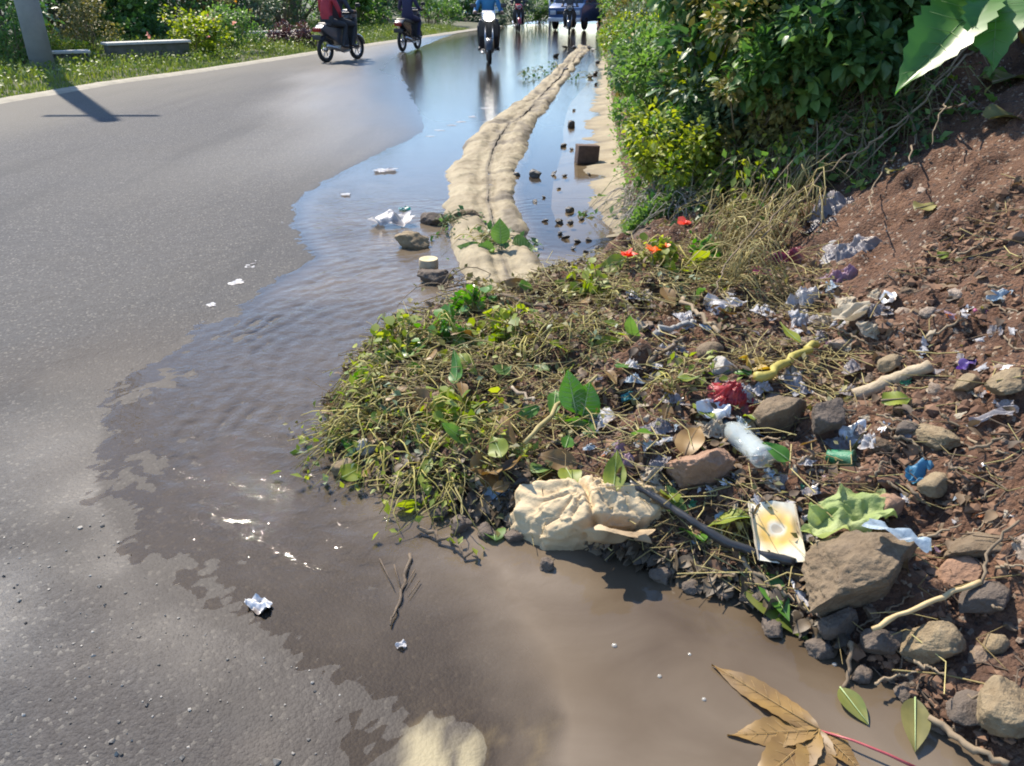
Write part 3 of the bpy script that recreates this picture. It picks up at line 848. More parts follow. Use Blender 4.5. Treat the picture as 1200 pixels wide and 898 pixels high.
def gp(px, py):
    p, t = hit(px, py); return p
M_wall = mat('old_masonry', (0.085, 0.08, 0.065), (0.15, 0.14, 0.115), 0.9, 5, 0.6, c3=(0.05, 0.06, 0.03))
M_coping = mat('coping', (0.42, 0.40, 0.36), (0.52, 0.5, 0.45), 0.85, 8, 0.3)
def lowwall(pa, pb, h, label):
    a, b = gp(*pa), gp(*pb)
    L = math.hypot(b.x - a.x, b.y - a.y); ang = math.atan2(b.y - a.y, b.x - a.x)
    t = thing('garden_wall', label, 'low wall', ((a.x + b.x) / 2, (a.y + b.y) / 2, (a.z + b.z) / 2 - 0.05), (0, 0, ang))
    v, f = boxv(0, 0, h / 2, L, 0.3, h, 0.012); v = v + 0.01 * np.stack([vn3(v * 3, k) for k in range(3)], 1)
    MB().add(v, f).build('wall_body', M_wall, t, False)
    v, f = boxv(0, 0, h + 0.03, L + 0.06, 0.42, 0.055, 0.012); v = v + 0.012 * np.stack([vn3(v * 3, 20 + k) for k in range(3)], 1); MB().add(v, f).build('coping', M_coping, t, False)
lowwall((128, 74), (222, 72), 0.42, 'low masonry garden wall with pale coping behind the grass verge, longest of the low walls')
lowwall((52, 76), (106, 75), 0.25, 'short knee-high garden wall stub just right of the grey pole')
lowwall((292, 50), (362, 49), 0.32, 'thin pale garden wall behind the dark reddish bush')

for i, (px, py, w, h, lm, kd) in enumerate([(-40, 52, 4, 3.4, 'dark', 'broad'), (40, 40, 4, 3.2, 'grey', 'small'), (110, 38, 4, 3.4, 'dark', 'small'), (175, 36, 4, 3.2, 'bank', 'small'), (235, 33, 4.2, 3.4, 'dark', 'broad'), (290, 31, 4.4, 3.2, 'olive', 'small'), (345, 28, 4.6, 3.4, 'dark', 'small'),
                                            (395, 25, 4.8, 3.2, 'bank', 'small'), (440, 22, 5, 3.2, 'dark', 'broad'), (485, 19, 5, 2.6, 'dark', 'small')]):
    p = gp(px, py)
    shrub('hedge_bush', 'tall shady bush in the dense row behind the left verge', 'bush', p.x, p.y, w, w * 0.6, h, 0.15 if kd == 'small' else 0.24, 3600 if kd == 'small' else 1500, LEAF[lm], kd, 1500 + i, group='dense bushes behind the left verge', clumps=30)
# pole
pp = gp(52, 84)
t = thing('utility_pole', 'thick grey round utility pole standing on the left verge', 'pole', (pp.x, pp.y, pp.z - 0.1))
v, f = tube([(0, 0, 0), (0.0, 0, 2), (0.0, 0, 4.5), (0.0, 0, 8)], [0.215, 0.2, 0.18, 0.14], 24)
MB().add(v, f).build('shaft', mat('pole_concrete', (0.22, 0.23, 0.24), (0.30, 0.31, 0.31), 0.85, 3, 0.3, c3=(0.14, 0.15, 0.15)), t)
v, f = lathe([(0.22, 0.0), (0.27, 0.0), (0.27, 0.14), (0.21, 0.18)], 24); MB().add(v, f).build('footing', M_wall, t)
mb = MB(); v, f = boxv(0, 0, 7.4, 1.5, 0.09, 0.11, 0.01); mb.add(v, f); mb.build('crossarm', M_bark, t)

# shrubs and small trees behind the verge: px, py of the foot, width, height (m), leaf, material, kind
verge = [
    ((20, 78), 1.5, 1.15, 0.07, 'bank', 'small', 1500, 'tangled green weed clump growing left of the grey pole', 'shrub', 'weed_clump'),
    ((72, 70), 1.2, 0.6, 0.06, 'lime', 'small', 900, 'low yellow-green weed clump at the foot of the grey pole', 'shrub', 'weed_clump'),
    ((55, 44), 1.9, 2.4, 0.09, 'grey', 'small', 1500, 'tall pale bush with white blossom right behind the grey pole', 'shrub', 'flowering_bush'),
    ((108, 66), 1.6, 1.15, 0.06, 'olive', 'small', 1500, 'brownish olive shrub between the grey pole and the long low wall', 'shrub', 'shrub'),
    ((148, 49), 3.4, 1.75, 0.10, 'bank', 'round', 2600, 'large light green round-leaved shrub over the long low wall', 'shrub', 'shrub'),
    ((168, 50), 2.0, 0.85, 0.09, 'dark', 'small', 1500, 'dark squat bush directly behind the long low wall', 'shrub', 'bush'),
    ((204, 46), 2.0, 2.3, 0.10, 'dark', 'broad', 1100, 'dark green broad-leaved bush behind the right end of the long low wall', 'shrub', 'bush'),
    ((250, 44), 1.7, 1.9, 0.10, 'olive', 'broad', 1000, 'tall bush with yellow-orange foliage above the verge', 'shrub', 'bush'),
    ((235, 66), 1.5, 0.95, 0.07, 'lime', 'round', 1300, 'light green bush right of the long low wall with pink bloom', 'shrub', 'flowering_bush'),
    ((272, 60), 1.8, 0.95, 0.07, 'bank', 'small', 1600, 'mid-green bush reaching down towards the road edge', 'shrub', 'bush'),
    ((300, 38), 2.2, 2.2, 0.09, 'grey', 'small', 1500, 'grey-green loose bush with whitish flowers behind the thin pale wall', 'shrub', 'flowering_bush'),
    ((334, 36), 1.6, 2.5, 0.10, 'dark', 'long', 1200, 'tall dark bush behind the red-jacketed passenger', 'shrub', 'bush'),
    ((345, 55), 1.5, 0.6, 0.07, 'maroon', 'small', 1500, 'dark reddish low bush on the verge left of the red jacket', 'shrub', 'bush'),
    ((425, 33), 2.6, 1.7, 0.11, 'bank', 'round', 1700, 'fresh green round bush between the two departing motorcycles', 'shrub', 'bush'),
    ((450, 30), 2.4, 2.6, 0.12, 'dark', 'broad', 1300, 'dark tall bush behind the second departing motorcycle', 'shrub', 'bush'),
    ((505, 30), 3.4, 1.5, 0.12, 'bank', 'small', 1800, 'green bush at the far road edge left of the oncoming motorcycle', 'shrub', 'bush'),
    ((540, 24), 3.4, 1.2, 0.13, 'dark', 'round', 1500, 'dark green bush at the bend behind the oncoming rider', 'shrub', 'bush'),
    ((605, 30), 2.6, 1.6, 0.13, 'grey', 'small', 1500, 'grey-green bush at the bend right of the oncoming rider', 'shrub', 'bush'),
    ((632, 28), 2.8, 1.5, 0.13, 'bank', 'small', 1600, 'green bush at the bend left of the blue minibus', 'shrub', 'bush'),
    ((398, 30), 2.2, 2.0, 0.10, 'dark', 'small', 1300, 'dark green bush behind the driver of the nearest motorcycle', 'shrub', 'bush'),
]
M_petal = {'white': mat('white_petal', (0.75, 0.74, 0.78), (0.6, 0.62, 0.72), 0.6, 10, trans=0.3), 'pink': mat('pink_petal', (0.7, 0.38, 0.30), (0.62, 0.25, 0.25), 0.6, 10, trans=0.3),
           'yellow': mat('yellow_petal', (0.75, 0.5, 0.08), (0.7, 0.32, 0.06), 0.6, 10, trans=0.3)}
for i, (foot, w, h, ls, lm, kd, nl_, lab, cat, nm) in enumerate(verge):
    p = gp(*foot)
    s = shrub(nm, lab, cat, p.x, p.y, w, w * 0.8, h, ls * 1.15, int(nl_ * 1.6), LEAF[lm], kd, 100 + i, clumps=20)
    fl = 'white' if ('white' in lab) else 'pink' if 'pink' in lab else 'yellow' if 'yellow-orange' in lab else None
    if fl:
        rs = np.random.RandomState(900 + i); nfl = 60 if fl != 'pink' else 9
        q = rs.normal(size=(nfl, 3)) * (w * 0.3, w * 0.25, h * 0.22) + (0, -w * 0.12, h * 0.6)
        v, f, ti = leaves(np.repeat(q, 4, 0), rs.normal(size=(nfl * 4, 3)), 0.085, 'round', rs, 0, 1)
        MB().add(v, f, ti).build('blossom', M_petal[fl], s)

def tree(px, py, h, crown, label, lm, seed, nl_=2600):
    p = gp(px, py); rs = np.random.RandomState(seed)
    t = thing('tree', label, 'tree', (p.x, p.y, p.z - 0.05))
    mb = MB(); v, f = tube([(0, 0, 0), (0.05, 0.03, h * 0.3), (0.0, 0.1, h * 0.6), (0.1, 0, h * 0.9)], [0.16, 0.13, 0.1, 0.04], 9); mb.add(v, f)
    C = []
    for k in range(16):
        a = rs.uniform(0, 6.283); z = rs.uniform(0.5, 1.0) * h; r = crown * rs.uniform(0.25, 0.62)
        c = np.array((r * math.cos(a), r * math.sin(a), z + 0.3)); C.append(c)
        v, f = tube([(0, 0.05, z * 0.62), c * (0.5, 0.5, 0) + (0, 0, z * 0.85), c], [0.05, 0.035, 0.012], 5); mb.add(v, f)
    mb.build('trunk', M_bark, t)
    C = np.array(C); pk = rs.randint(0, 16, nl_); off = rs.normal(size=(nl_, 3)); off /= np.linalg.norm(off, axis=1)[:, None]
    P = C[pk] + off * (rs.uniform(0.1, 1, nl_) ** 0.5 * crown * 0.36)[:, None]
    v, f, ti = leaves(P, off, 0.2, 'small', rs, 0.6)
    MB().add(v, f, ti).build('crown', LEAF[lm], t)
tree(4, 60, 4.2, 1.9, 'tree with brown trunk at the far left edge behind the grey pole', 'bank', 1)
tree(120, 40, 4.0, 2.2, 'slim tree with dark trunk behind the light green round-leaved shrub', 'dark', 2)
tree(228, 36, 4.4, 2.2, 'slim tree whose trunk rises behind the right end of the long low wall', 'grey', 3)
tree(345, 30, 4.2, 2.2, 'slim dark tree standing behind the red-jacketed passenger', 'dark', 4)
tree(420, 26, 4.2, 2.4, 'tree standing between the two departing motorcycles, far back', 'bank', 5)
# far house
p = gp(520, 14)
hs = thing('house', 'pale blue-white house far behind the bend left of the oncoming rider', 'house', (-4.5, 66, 0.2))
v, f = boxv(0, 0, 1.5, 7, 5, 3.0, 0.02); MB().add(v, f).build('wall', mat('pale_render', (0.55, 0.62, 0.70), (0.65, 0.70, 0.75), 0.8, 2, 0.1), hs, False)
MB().add([(-4, -3, 2.95), (4, -3, 2.95), (4, 3, 2.95), (-4, 3, 2.95), (-4, 0, 4.3), (4, 0, 4.3)], [(0, 1, 5, 4), (2, 3, 4, 5), (0, 4, 3), (1, 2, 5), (3, 2, 1, 0)]).build('roof', mat('roof_metal', (0.28, 0.30, 0.33), None, 0.5, 3, 0.1), hs, False)
M_dkglass = mat('dark_glass', (0.02, 0.03, 0.045), (0.03, 0.045, 0.06), 0.08, 3)
M_whitefr = mat('white_frame', (0.7, 0.7, 0.7), None, 0.5, 5)
for xw in (-2.2, 2.2):
    v, f = boxv(xw, -2.53, 1.4, 1.2, 0.05, 1.0, 0.01); w_ = MB().add(v, f).build('window', M_whitefr, hs, False)
    v, f = boxv(xw, -2.57, 1.4, 1.04, 0.03, 0.84); MB().add(v, f).build('pane', M_dkglass, w_, False)
v, f = boxv(0, -2.53, 1.0, 0.9, 0.05, 2.0, 0.01); MB().add(v, f).build('door', mat('blue_door', (0.08, 0.16, 0.3), None, 0.5, 4), hs, False)

# ------------------------------------------------------------------ right bank vegetation
k = 0
rowspec = [5.35, 5.75, 6.2, 6.75, 7.4, 8.2, 9.1, 10.2, 11.6, 13.3, 15.4, 18, 21, 25, 30, 36, 43]
for i, y in enumerate(rowspec):
    sc = 1.0 + 0.05 * (y - 5)
    for tier, (dx, hh, ww) in enumerate(((0.22, 0.5, 0.75), (0.62, 0.85, 1.0), (1.35, 1.35, 1.5))):
        x = float(xbank(y)) + 0.08 + 0.012 * (y - 5) + dx * (1 + 0.03 * y) + random.uniform(-.05, .05)
        yy_ = y + random.uniform(-.15, .15)
        lm = ['lime', 'bank', 'bank', 'grey', 'bank', 'olive'][(i * 2 + tier * 5 + (i // 3)) % 6] if tier < 2 else ['dark', 'bank', 'lime'][(i + i // 4) % 3]
        kd = ['small', 'small', 'toothed'][(i + tier) % 3] if tier else 'small'
        ls = (0.045 if tier == 0 else 0.058 if kd == 'small' else 0.09) * (1 + 0.04 * (y - 5))
        nlf = int((2800 if kd == 'small' else 1400) * (1.2 if y < 9 else 0.8))
        lab, grp = {0: ('low small-leaved weed bush at the foot of the right bank beside the gutter', 'weed bushes along the foot of the bank'),
                    1: ('mid-height weed bush on the face of the right bank', 'weed bushes on the face of the bank'),
                    2: ('tall bush on top of the right bank', 'tall bushes on top of the bank')}[tier]
        shrub('bush', lab, 'bush', x, yy_, ww * sc, ww * sc * 1.1, hh * (0.9 + 0.25 * random.random()) * (1 if tier < 2 else 1.2), ls, nlf, LEAF[lm], kd, 300 + k, group=grp,
              lean=(-0.15 - 0.08 * tier, -0.1), clumps=16)
        k += 1
# darker broad-leaved growth above the dirt slope
for i, (x, y, w, h, lm, kd, ls, nlf) in enumerate([(1.75, 5.35, 0.9, 0.75, 'dark', 'broad', 0.16, 420), (2.15, 5.2, 1.0, 0.8, 'dark', 'broad', 0.18, 420), (2.6, 5.15, 1.0, 0.8, 'dark', 'small', 0.06, 1800), (3.1, 5.15, 1.1, 0.9, 'dark', 'broad', 0.18, 380),
                                          (1.45, 5.6, 0.8, 0.8, 'bank', 'toothed', 0.15, 420), (1.9, 5.9, 1.1, 1.0, 'dark', 'broad', 0.18, 420), (2.6, 5.9, 1.3, 1.1, 'dark', 'broad', 0.2, 420), (3.4, 5.8, 1.3, 1.2, 'bank', 'broad', 0.2, 400), (3.9, 5.2, 1.2, 1.1, 'dark', 'broad', 0.2, 400)]):
    shrub('bush', 'broad-leaved bush overhanging the top of the bare dirt slope', 'bush', x, y, w, w, h, ls * 0.7, int(nlf * 1.9), LEAF[('bank', 'dark', 'grey')[i % 3]], kd, 700 + i, group='broad-leaved bushes above the dirt slope', lean=(-0.1, -0.25))
for i, (px, py, w, h, lm, kd, ls, nlf) in enumerate([(770, 205, .55, .4, 'lime', 'small', .045, 1700), (815, 205, .55, .42, 'bank', 'small', .05, 1500), (850, 195, .6, .45, 'grey', 'toothed', .11, 420), (885, 200, .6, .45, 'olive', 'small', .055, 1300), (915, 185, .6, .5, 'bank', 'toothed', .12, 420),
                                          (955, 160, .65, .5, 'dark', 'broad', .14, 330), (990, 135, .65, .5, 'bank', 'broad', .15, 330), (1030, 105, .7, .5, 'dark', 'broad', .15, 330), (1065, 80, .7, .5, 'bank', 'toothed', .14, 360), (1000, 90, .8, .6, 'dark', 'broad', .16, 330), (940, 110, .8, .6, 'bank', 'toothed', .15, 420), (880, 130, .8, .6, 'lime', 'toothed', .14, 460), (830, 150, .7, .5, 'grey', 'broad', .13, 420), (1100, 40, .8, .5, 'dark', 'broad', .16, 300)]):
    p = gp(px, py)
    shrub('weed_bush', 'leafy weed bush spilling from the bank onto the bare dirt slope', 'bush', p.x, p.y + 0.12, w, w, h, ls * (0.6 if ls > .1 else 0.85), int(nlf * (2.5 if ls > .1 else 1.3)), LEAF[lm], kd, 800 + i, group='leafy weeds spilling onto the dirt slope', lean=(-0.1, -0.15))
# low creeping weeds that close the bank face
rs = np.random.RandomState(17); n = 26000
yy = 4.9 + 30 * rs.uniform(0, 1, n) ** 2.2; dd = rs.uniform(0, 1, n) ** 0.9 * 1.9
xx = xbank(yy) - 0.05 + dd
ok = ~((yy < 5.5) & (xx > 1.15 + 0.25 * fbm(yy * 5, xx * 5, 2, 5)))
xx, yy = xx[ok], yy[ok]
zz = bankH(xx, yy, False) + rs.uniform(0.0, 0.12, len(xx))
nv = np.tile((-0.6, -0.35, 0.6), (len(xx), 1))
v, f, ti = leaves(np.stack([xx, yy, zz], 1), nv, 0.045 * (1 + 0.03 * (yy - 5)), 'small', rs, 0.5, 1.2)
tag(MB().add(v, f, np.clip(ti + 0.15, 0, 1)).build('bank_creepers', LEAF['bank']), kind='stuff')

# pale big leaves standing out on the bank
def bigleaf(px, py, L, W, az, pitch, lm, label, seed, off=0.35, roll=0.3, kind='toothed', name='leaf', petcol=None, cat='leaf', lobes=None):
    p, tt = hit(px, py, off)
    t = thing(name, label, cat, (p.x, p.y, p.z + off))
    V, F = blade(L, W, 16, 0.25, 0.22, 0.07 if kind == 'toothed' else 0, 0.8, wav=0.06, ph=seed)
    rot = Matrix.Rotation(az, 3, 'Z') @ Matrix.Rotation(pitch, 3, 'X') @ Matrix.Rotation(roll, 3, 'Y')
    V = xform(V, rot)
    rs = np.random.RandomState(seed)
    MB().add(V, [F], np.clip(0.5 + 0.3 * vn3(V * 20, seed), 0, 1)).build('blade', LEAF[lm], t)
    d = rot @ Vector((0, -1, 0))
    v, f = tube([(0, 0, 0), d * 0.12 + Vector((0, 0, -0.02)), d * 0.25 + Vector((0.0, 0.02, -0.16))], [0.004, 0.005, 0.006], 6); MB().add(v, f).build('petiole', M_stem, t)
    mid = [rot @ Vector((0, L * q, -0.25 * L * q * q + 0.004)) for q in (0, .3, .6, .97)]
    v, f = tube(mid, [0.005, 0.004, 0.003, 0.001], 5); MB().add(v, f).build('midrib', mat('pale_midrib', (0.35, 0.45, 0.2), None, 0.5, 20), t)
    return t
pale = 'grey'
bigleaf(862, 28, 0.42, 0.07, R(125), R(-25), 'lime', 'long pale leaf arching out high on the bank, uppermost of the arching leaves', 1, 0.45)
bigleaf(905, 40, 0.40, 0.09, R(250), R(-10), 'grey', 'broad grey-green leaf catching light right of the arching leaf', 2, 0.45)
bigleaf(835, 95, 0.42, 0.07, R(120), R(-35), 'lime', 'long light leaf slanting down the middle of the bank', 3, 0.35)
bigleaf(775, 118, 0.3, 0.05, R(110), R(-20), 'grey', 'narrow pale leaf near the gutter side of the bank', 4, 0.3)
bigleaf(792, 140, 0.36, 0.075, R(70), R(10), 'bank', 'green leaf pointing downhill below the narrow pale leaf', 5, 0.3)
bigleaf(890, 95, 0.45, 0.13, R(20), R(20), 'dark', 'big dull green leaf in the shade of the bank top', 6, 0.5)

# the large lobed leaf that enters the frame at the top right
def lobed(px, py, off, lobes, label, name, lm, rib, tilt, cat='leaf', seed=0, pet=None, loc=None, zcurl=0.18, petmat=None):
    if loc is None:
        p, tt = hit(px, py, off); loc = (p.x, p.y, p.z + off)
    t = thing(name, label, cat, loc)
    mb = MB(); rb = MB()
    for j, (az, L, W) in enumerate(lobes):
        V, F = blade(L, W, 20, zcurl, 0.16, 0.06, 0.72, wav=0.07, ph=j * 2.1)
        rot = tilt.to_3x3() @ Matrix.Rotation(az, 3, 'Z')
        V[:, 2] += 0.0015 * j
        W_ = xform(V, rot)
        mb.add(W_, [F], np.clip(0.45 + 0.35 * vn3(W_ * 18, seed + j) + 0.2 * vn3(W_ * 60, seed), 0, 1))
        v, f = tube([rot @ Vector((0, L * q, -zcurl * L * q * q + 0.004)) for q in (0, .25, .5, .75, .97)], [0.005, 0.004, 0.003, 0.002, 0.0008], 5); rb.add(v, f)
        for q in np.arange(0.15, 0.85, 0.12):
            for sgn in (-1, 1):
                w = W * math.sin(math.pi * (q + .1) ** 0.72) * 0.8
                a = rot @ Vector((0, L * q, -zcurl * L * q * q + 0.003)); b = rot @ Vector((sgn * w, L * (q + 0.1), -zcurl * L * (q + .1) ** 2 + 0.16 * w + 0.003))
                v, f = tube([a, b], [0.0018, 0.0006], 4); rb.add(v, f)
    mb.build('blade', lm, t); rb.build('veins', rib, t)
    if pet:
        v, f = tube(pet, [0.006] * len(pet), 8); MB().add(v, f).build('petiole', petmat or M_stem, t)
    return t
M_rib = mat('pale_midrib', (0.35, 0.45, 0.2))

FWD = Vector((0, math.cos(PITCH), -math.sin(PITCH)))
UPV = Vector((0, math.sin(PITCH), math.cos(PITCH)))
def mpp(p): return (Vector(p) - Vector((0, 0, CAM_H))).dot(FWD) / FPX
def proj(x, y, z):
    dz = z - CAM_H
    dep = y * FWD.y + dz * FWD.z; v = y * UPV.y + dz * UPV.z
    return 600 + FPX * x / dep, 449 - FPX * v / dep
def onplane(px, py, z=0.0):
    d = ray(px, py); t = (z - CAM_H) / d[2]
    return Vector((d[0] * t, d[1] * t, z))
def atdist(px, py, y):
    d = ray(px, py); t = y / d[1]
    return Vector((d[0] * t, y, CAM_H + d[2] * t))

def leafAB(mb, rb, A, B, W, nrm, seed=0, n=20, fold=0.16, curl=0.0, serr=0.06, pw=0.75, veins=True, wav=0.06, rr=0.004):
    A = Vector(A); B = Vector(B); Y = (B - A); L = Y.length; Y.normalize()
    X = Y.cross(Vector(nrm)).normalized(); Z = X.cross(Y)
    rot = Matrix((X, Y, Z)).transposed()
    V, F = blade(L, W, n, curl, fold, serr, pw, wav=wav, ph=seed)
    Wv = xform(V, rot, A)
    mb.add(Wv, [F], np.clip(0.45 + 0.35 * vn3(Wv * 18, seed) + 0.2 * vn3(Wv * 60, seed + 3), 0, 1))
    if rb is not None:
        v, f = tube([A + rot @ Vector((0, L * q, -curl * L * q * q + 0.003)) for q in (0, .25, .5, .75, .97)], [rr, rr * .8, rr * .6, rr * .4, rr * .2], 5); rb.add(v, f)
        if veins:
            for q in np.arange(0.12, 0.85, 0.11):
                for sg in (-1, 1):
                    w = W * math.sin(math.pi * (q + .1) ** pw) * 0.8
                    a = A + rot @ Vector((0, L * q, -curl * L * q * q + 0.003)); b = A + rot @ Vector((sg * w, L * (q + .1), -curl * L * (q + .1) ** 2 + fold * w + 0.002))
                    v, f = tube([a, b], [rr * .4, rr * .15], 4); rb.add(v, f)

# ---- big overhanging leaf, top right
J = atdist(1168, -12, 3.3)
t = thing('lobed_leaf', 'large bright lobed leaf overhanging the bare dirt at the top right corner', 'leaf', J)
mb = MB(); rb = MB()
for tipp, dy, W in (((1050, 92), 3.12, 0.13), ((1166, 66), 3.0, 0.11), ((1085, -70), 3.4, 0.13), ((1260, -30), 3.3, 0.13)):
    B = atdist(*tipp, dy); leafAB(mb, rb, (0, 0, 0), B - J, W, (-0.35, -0.5, 0.75), seed=tipp[0], fold=(0.5 if tipp[0] == 1050 else 0.3), curl=0.15, serr=0.09, wav=0.1, rr=0.0026)
mb.build('blade', mat('big_leaf', (0.05, 0.15, 0.03), (0.10, 0.24, 0.045), 0.35, 8, trans=0.42, tint=True), t); rb.build('veins', mat('soft_vein', (0.16, 0.27, 0.09)), t)
v, f = tube([(0, 0, 0), (0.15, 0.15, -0.05), (0.4, 0.4, -0.2)], [0.006, 0.008, 0.01], 8); MB().add(v, f).build('petiole', M_stem, t)

def dryleaf(px, py, w, label, seed, az=0.0, mat_='olive', elong=0.42):
    p, _ = hit(px, py, 0.03); k = mpp(p); L = w * k
    t = thing('dry_leaf', label, 'leaf', (p.x, p.y, p.z + 0.03))
    mb = MB(); rb = MB()
    d = Vector((math.cos(az), math.sin(az), 0.1)) * L / 2
    leafAB(mb, rb, -d, d, L * elong, gnormal(p.x, p.y) + Vector((0, -0.3, 0)), seed=seed, fold=0.2, serr=0.04, wav=0.16, veins=False)
    mb.build('blade', LEAF[mat_], t); rb.build('midrib', M_twig, t)
    return t
dryleaf(1182, 92, 60, 'curled yellowish leaf on the dirt at the right edge, upper of two', 4, 0.5)
dryleaf(1180, 136, 50, 'withered mottled leaf on the dirt at the right edge, lower of two', 5, 0.3, 'olive', 0.5)
dryleaf(1050, 200, 26, 'small dried brownish leaf below the overhanging roots', 6, 0.6)
dryleaf(1085, 243, 32, 'dull yellow leaf on the bare dirt right of the grey bag', 7, 0.4)
dryleaf(1105, 300, 16, 'tiny yellow leaf in the middle of the bare dirt', 8, 0.2, 'lime')
dryleaf(1050, 470, 34, 'pale green leaf on dark dirt below the thick stick', 9, 0.0, 'lime', 0.45)

# ---- roots and dry stems hanging at the top of the slope
def stick(pts, r0, r1, label, name='stick', m=None, off=0.02, cat='stick', group=None, sides=7, wob=0.008, seed=0, offs=None):
    """pts in photo pixels laid over the land; r in pixels"""
    P = []
    for i, q in enumerate(pts):
        o_ = offs[i] if offs else off
        p, _ = hit(q[0], q[1], o_); P.append(Vector((p.x, p.y, p.z + o_)))
    k = mpp(P[0])
    rs = np.random.RandomState(seed + int(pts[0][0]))
    Q = []
    for i in range(len(P) - 1):
        for j in range(6):
            s_ = j / 6; Q.append(P[i].lerp(P[i + 1], s_) + Vector(rs.normal(size=3)) * wob * (0 if j == 0 else 1))
    Q.append(P[-1])
    o0 = Q[0].copy()
    rad = np.linspace(r0 * k, r1 * k, len(Q)) * (1 + 0.12 * rs.normal(size=len(Q)))
    v, f = tube([q - o0 for q in Q], list(np.abs(rad) + 1e-4), sides)
    o = MB().add(v, f, rs.uniform(0, 1)).build(name, m or M_twig)
    o.location = o0
    return tag(o, label, cat, group)

RT = 'dry roots and stems hanging at the top of the dirt slope'
roots = [[(1180, 30), (1120, 80), (1060, 140), (1000, 185)], [(1150, 40), (1090, 105), (1045, 160), (985, 215)], [(1110, 60), (1060, 115), (1010, 150), (960, 190)],
         [(1065, 120), (1072, 160), (1066, 190)], [(1148, 122), (1120, 124), (1090, 135), (1075, 148)], [(1035, 160), (1005, 180), (990, 205)], [(1000, 55), (1010, 75), (1035, 85)],
         [(960, 170), (920, 215), (895, 245)], [(985, 185), (930, 230), (880, 280)], [(1010, 170), (955, 215), (905, 270)], [(940, 190), (905, 235), (890, 270)], [(870, 190), (910, 195), (915, 215)],
         [(1035, 140), (1000, 138), (960, 150)], [(990, 150), (960, 180), (945, 215)], [(1085, 95), (1030, 150), (975, 200)], [(925, 150), (960, 145), (1000, 160)], [(1120, 100), (1100, 135), (1092, 170)],
         [(890, 260), (850, 310), (835, 345)], [(905, 265), (880, 300), (860, 330)], [(1050, 180), (1025, 215), (1018, 250)]]
for i, r_ in enumerate(roots):
    stick(r_, 1.7 - 0.04 * i, 0.6, 'thin pale dry root trailing over the top of the bare dirt slope', 'root', off=0.05, cat='root', group=RT, wob=0.008, seed=i, offs=[0.06 + 0.05 * ((i * 7 + j * 3) % 4) for j in range(len(r_))])

# ------------------------------------------------------------------ vehicles and riders
def prism(poly, w, x0=0.0, bev=0.02):
    b = bmesh.new()
    vs = [b.verts.new((x0 - w / 2, y, z)) for y, z in poly]
    f = b.faces.new(vs)
    r = bmesh.ops.extrude_face_region(b, geom=[f])
    for v in r['geom']:
        if isinstance(v, bmesh.types.BMVert): v.co.x += w
    bmesh.ops.recalc_face_normals(b, faces=b.faces[:])
    if bev: bmesh.ops.bevel(b, geom=b.edges[:], offset=bev, segments=2, affect='EDGES', profile=0.6)
    b.verts.index_update()
    V = np.array([v.co[:] for v in b.verts]); F = [tuple(v.index for v in f.verts) for f in b.faces]
    b.free(); return V, F

M_tyre = mat('tyre_rubber', (0.018, 0.018, 0.018), (0.03, 0.03, 0.03), 0.85, 20)
M_metal = mat('bare_metal', (0.45, 0.45, 0.46), (0.35, 0.35, 0.36), 0.35, 20, metal=1.0)
M_black = mat('black_plastic', (0.022, 0.022, 0.025), (0.035, 0.035, 0.04), 0.45, 10)
M_lamp_on = mat('headlamp_lit', (0.9, 0.9, 0.9), None, 0.2, 5, emit=((1, 0.97, 0.9), 6.0))
M_lamp = mat('headlamp_glass', (0.6, 0.62, 0.65), None, 0.1, 5)
M_red = mat('tail_lamp', (0.35, 0.01, 0.01), None, 0.25, 5)

